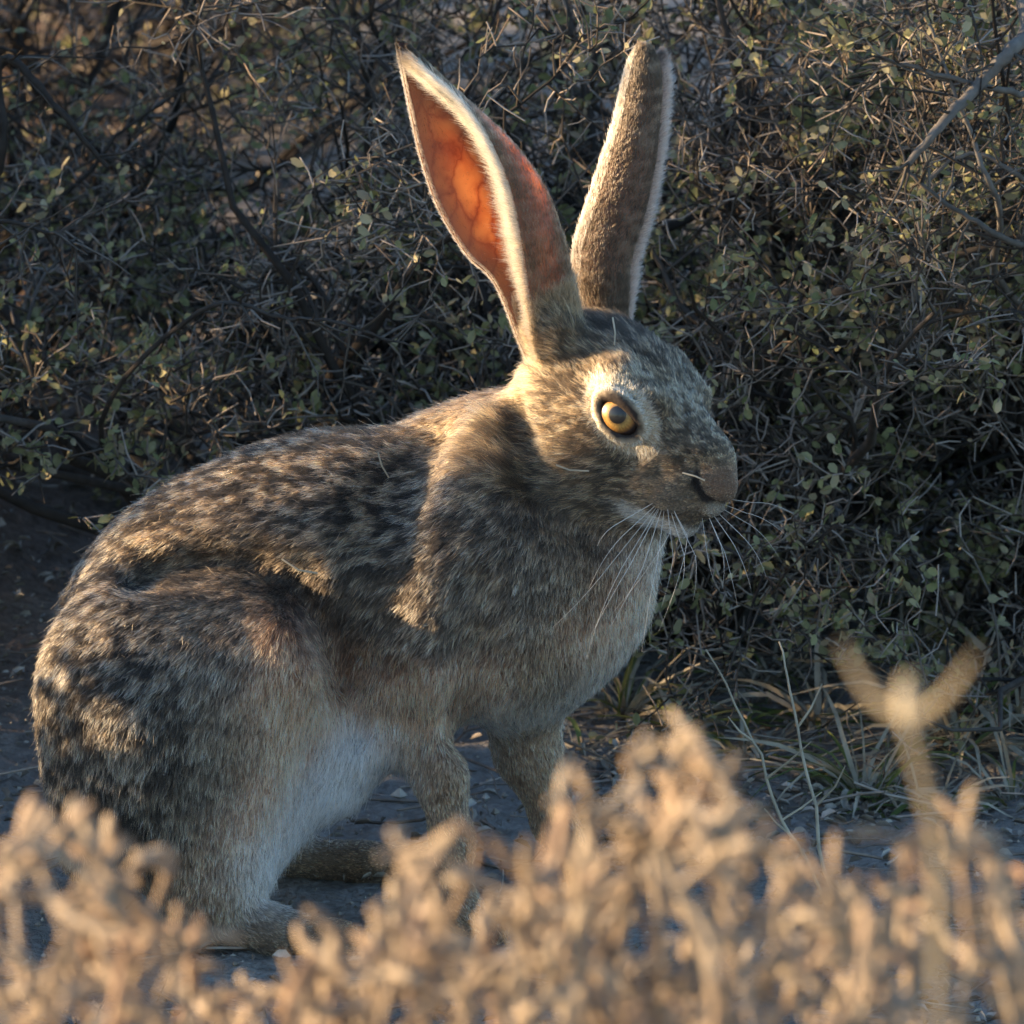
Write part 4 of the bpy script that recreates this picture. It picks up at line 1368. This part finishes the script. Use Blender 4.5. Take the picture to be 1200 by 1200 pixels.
n = 5000
gx_, gy_ = g.uniform(-.35, .42, n), g.uniform(-.30, .55, n)
gr = np.exp(g.normal(math.log(.0009), .45, n))
OC = np.array([(1, 0, 0), (-1, 0, 0), (0, 1, 0), (0, -1, 0), (0, 0, .8), (0, 0, -.8)])
OF = np.array([(0, 2, 4), (2, 1, 4), (1, 3, 4), (3, 0, 4), (2, 0, 5), (1, 2, 5), (3, 1, 5), (0, 3, 5)])
V = np.stack([gx_, gy_, gz(gx_, gy_) + gr * .9], 1)[:, None] + OC[None] * gr[:, None, None] * g.uniform(.6, 1.35, (n, 6, 1))
me = mesh_np('soil_gravel', V.reshape(-1, 3), (OF[None] + 6 * np.arange(n)[:, None, None]).reshape(-1, 3), smooth=False); put_pick(me, np.repeat(g.random(n), 6))
obj('soil_gravel', me, None, LITTER, kind='stuff', label='fine grit and crumbs strewn over the grey soil', category='gravel')

# ================================================================== the sunlit plants between the camera and the hare
CORAL = tint_material('golden_stem', [(0, (.34, .25, .175)), (.4, (.44, .345, .25)), (.75, (.54, .45, .345)), (1, (.40, .255, .165))], .7, .12, 300, .5)


def stem_variant(seed, tip):
    g = np.random.default_rng(seed)
    K, S = 8, 6
    z = np.linspace(0, 1, K)
    r = 1 + .12 * np.sin(z * g.uniform(8, 13) + g.uniform(0, 6))
    if tip:
        z = np.array([0, .2, .4, .58, .75, .88, .96, 1.0]); r = np.array([.85, .95, 1.0, 1.2, 1.5, 1.5, 1.05, .2])
    b = g.uniform(-.26, .26, 2)
    P = np.stack([b[0] * np.sin(z * np.pi) , b[1] * np.sin(z * np.pi), z], 1)
    a = np.arange(S) / S * 2 * np.pi
    v = np.zeros((K, S, 3))
    v[:, :, 0] = r[:, None] * np.cos(a); v[:, :, 1] = r[:, None] * np.sin(a)
    v *= g.uniform(.88, 1.1, (K, S, 1))
    # bend is a share of the length: stored apart, folded in when the piece is placed (length about 12 radii)
    v += np.array([P[:, 0] * 12, P[:, 1] * 12, z]).T[:, None] * (1, 1, 1)
    idx = np.arange(K * S).reshape(K, S)
    q = np.stack([idx[:-1], np.roll(idx[:-1], -1, 1), np.roll(idx[1:], -1, 1), idx[1:]], -1).reshape(-1, 4)
    me = mesh_np('stem', v.reshape(-1, 3), q); me.materials.append(CORAL)
    return me


STEMS = [stem_variant(200 + i, False) for i in range(6)]
TIPS = [stem_variant(220 + i, True) for i in range(8)]


def coral_plant(Y, prof, n, seed, label, thick=.0013, group='golden knobbly plants', ydepth=.12, drop=.055):
    """prof: photo pixels of the plant's top edge. Tips are set under it and joined downwards, fork by fork, to the root."""
    g = np.random.default_rng(seed)
    pr = np.array([px(x, y, Y) for x, y in prof])
    x0, x1 = pr[:, 0].min(), pr[:, 0].max()
    xc = (x0 + x1) / 2
    base = np.array([xc, Y, float(gz(xc, Y)) - .004])
    root = obj('knobbly_plant', None, loc=base, label=label, category='plant', group=group)
    tx = g.uniform(x0, x1, n)
    ty = Y + g.uniform(-ydepth, ydepth, n)
    tz = np.interp(tx, pr[:, 0], pr[:, 2]) - np.abs(g.normal(0, drop, n)) ** 1.15 * 1.3 - (ty - Y) * .25 + g.normal(.002, .006, n)
    nodes = np.stack([tx, ty, tz], 1)
    rad = np.full(n, thick)
    lev = 0
    while len(nodes) > 5:
        left = list(g.permutation(len(nodes)))
        left.sort(key=lambda i: -nodes[i, 2])
        newn, newr = [], []
        used = set()
        for i in left:
            if i in used:
                continue
            d = np.linalg.norm((nodes - nodes[i]) * (1, 1, .7), axis=1)
            near = [j for j in np.argsort(d) if j not in used and d[j] < .027 * (1.45 ** lev)][: int(g.integers(2, 4))]
            used.update(near)
            c = nodes[near].mean(0)
            lo = nodes[near, 2].min()
            hgt = max(lo - base[2], .03)
            k = min(.5, g.uniform(.004, .011) * (1.55 ** lev) / hgt)
            par = np.array([c[0] + (base[0] - c[0]) * k * .8, c[1] + (base[1] - c[1]) * k * .8, lo - hgt * k]) + g.normal(0, 1, 3) * (.010, .010, .004)
            if lev < 2:
                for _ in range(int(g.integers(1, 4))):
                    dn = unit(g.normal(0, 1, 3) * (1, 1, .7) + (0, 0, .25))
                    piece(root, par - base, par - base + dn * g.uniform(.006, .016), thick * g.uniform(.85, 1.1), TIPS, g)
            newn.append(par); newr.append(thick * (1.0 + .13 * (lev + 1)))
            for j in near:
                piece(root, par - base, nodes[j] - base, rad[j], TIPS if lev == 0 else STEMS, g)
        nodes, rad = np.array(newn), np.array(newr)
        lev += 1
        if lev > 9:
            break
    for p_, r_ in zip(nodes, rad):
        piece(root, np.array([g.normal(0, .008), g.normal(0, .008), 0]), p_ - base, r_ * 1.1, STEMS, g)
    return root


def piece(root, a, b, r, pool, g):
    d = b - a
    Ln = np.linalg.norm(d)
    z = d / (Ln + 1e-9)
    x = unit(np.cross(z, g.normal(0, 1, 3))); y = np.cross(z, x)
    o = obj('stem', pool[int(g.integers(len(pool)))], root)
    ext = Ln + (r * .9)
    o.matrix_basis = Matrix(((x[0] * r, y[0] * r, z[0] * ext, a[0]), (x[1] * r, y[1] * r, z[1] * ext, a[1]), (x[2] * r, y[2] * r, z[2] * ext, a[2]), (0, 0, 0, 1)))


coral_plant(-2.30, [(-70, 930), (25, 915), (60, 930), (110, 965), (150, 975)], 36, 301, 'golden knobbly plant in front of the rump of the hare')
coral_plant(-2.20, [(90, 990), (150, 1000), (190, 1030), (240, 1090), (256, 1130)], 30, 306, 'golden knobbly plant in front of the hind foot of the hare')
coral_plant(-2.22, [(322, 1150), (350, 1085), (390, 1075), (430, 1030), (480, 1040), (520, 1000)], 50, 302, 'golden knobbly plant in front of the belly of the hare')
coral_plant(-2.34, [(480, 1040), (520, 1000), (545, 925), (560, 990), (600, 1000), (640, 960), (690, 915)], 46, 307, 'golden knobbly plant hiding the front feet of the hare')
coral_plant(-2.26, [(650, 940), (700, 885), (740, 915), (800, 885), (830, 885)], 54, 303, 'dense golden knobbly plant in front of the chest of the hare')
coral_plant(-2.36, [(790, 890), (862, 915), (900, 985), (960, 1000), (1000, 1040)], 44, 308, 'golden knobbly plant beside the dry stalks')
coral_plant(-2.24, [(985, 1060), (1020, 1040), (1060, 985), (1080, 905), (1100, 960), (1160, 930), (1180, 1000), (1240, 1020)], 56, 304, 'sparse golden knobbly plant with a raised tip in front of the grass')
coral_plant(-2.05, [(300, 1160), (380, 1120), (480, 1110), (600, 1080), (660, 1080)], 42, 305, 'low golden knobbly plant growing below the belly plant')
coral_plant(-2.10, [(215, 1160), (260, 1140), (300, 1128), (345, 1120), (370, 1140)], 24, 310, 'low golden knobbly plant filling the gap before the hind foot')
coral_plant(-2.05, [(620, 1080), (760, 1070), (860, 1090), (960, 1110), (1010, 1120)], 42, 309, 'low golden knobbly plant growing below the dense one')

# the tall forked sprig
g = np.random.default_rng(401)
SY = -3.0
b0 = px(1110, 1000, SY); b0[2] = float(gz(b0[0], b0[1])) - .004
sp = obj('forked_sprig', None, loc=b0, label='tall thin dry sprig ending in a pale fork of two leaves', category='plant')
SPRIG = tint_material('pale_sprig', [(0, (.36, .31, .22)), (1, (.40, .34, .24))], .65, .35, 200, .2)
line = np.array([b0 - b0, px(1105, 1000, SY) - b0, px(1075, 890, SY) - b0, px(1062, 835, SY) - b0])
t = np.linspace(0, 3, 14)
Cc = np.stack([np.interp(t, np.arange(4), line[:, k]) for k in range(3)], 1)
v, q = tubes(Cc[None], np.linspace(.0022, .0013, 14)[None], 6)
obj('stem', mesh_np('stem', v, q), sp, SPRIG)
for ex, ey, dy in ((985, 752, .015), (1146, 762, -.015)):
    p0 = px(1062, 840, SY) - b0; p1 = px(ex, ey, SY + dy) - b0
    tt = np.linspace(0, 1, 8)[:, None]
    Lf = p0 + (p1 - p0) * tt + np.array([0, 0, -.004]) * np.sin(tt * np.pi)
    v, q = tubes(Lf[None], (np.array([.0012, .0013, .0014, .0014, .0013, .0011, .0008, .0003]))[None], 7)
    me = mesh_np('leaf', v, q)
    obj('leaf', me, sp, SPRIG)

nd = np.array([px(1064, 792, SY), px(1064, 815, SY), px(1066, 840, SY), px(1070, 858, SY)]) - b0
v, q = tubes(nd[None], np.array([[.0014, .0027, .0026, .0013]]), 8)
obj('bud', mesh_np('bud', v, q), sp, STRAW)

# bits of straw caught in the fur
for i, (pts, lab) in enumerate([
        ([(718, 372, -.042), (721, 390, -.048), (720, 404, -.050)], 'short upright straw caught in the fur between the ears'),
        ([(800, 554, -.092), (815, 558, -.095), (826, 563, -.096)], 'pale straw stuck across the muzzle of the hare'),
        ([(652, 545, -.072), (668, 551, -.075), (690, 552, -.078)], 'thin straw caught in the cheek fur of the hare'),
        ([(443, 530, -.066), (447, 545, -.070), (456, 560, -.071)], 'straw wisp caught in the shoulder fur of the hare'),
        ([(330, 655, -.078), (350, 668, -.080), (372, 672, -.080)], 'straw wisp lying in the fold above the thigh')]):
    Q = np.array([px(*p_) for p_ in pts])
    tt = np.linspace(0, 2, 7)
    Cq = np.stack([np.interp(tt, np.arange(3), Q[:, k]) for k in range(3)], 1)
    v, q = tubes(Cq[None] - Q[0], np.full((1, 7), .00045), 5)
    obj('straw', mesh_np('straw', v, q), None, STRAW, loc=Q[0], label=lab, category='straw', group='bits of straw in the fur')
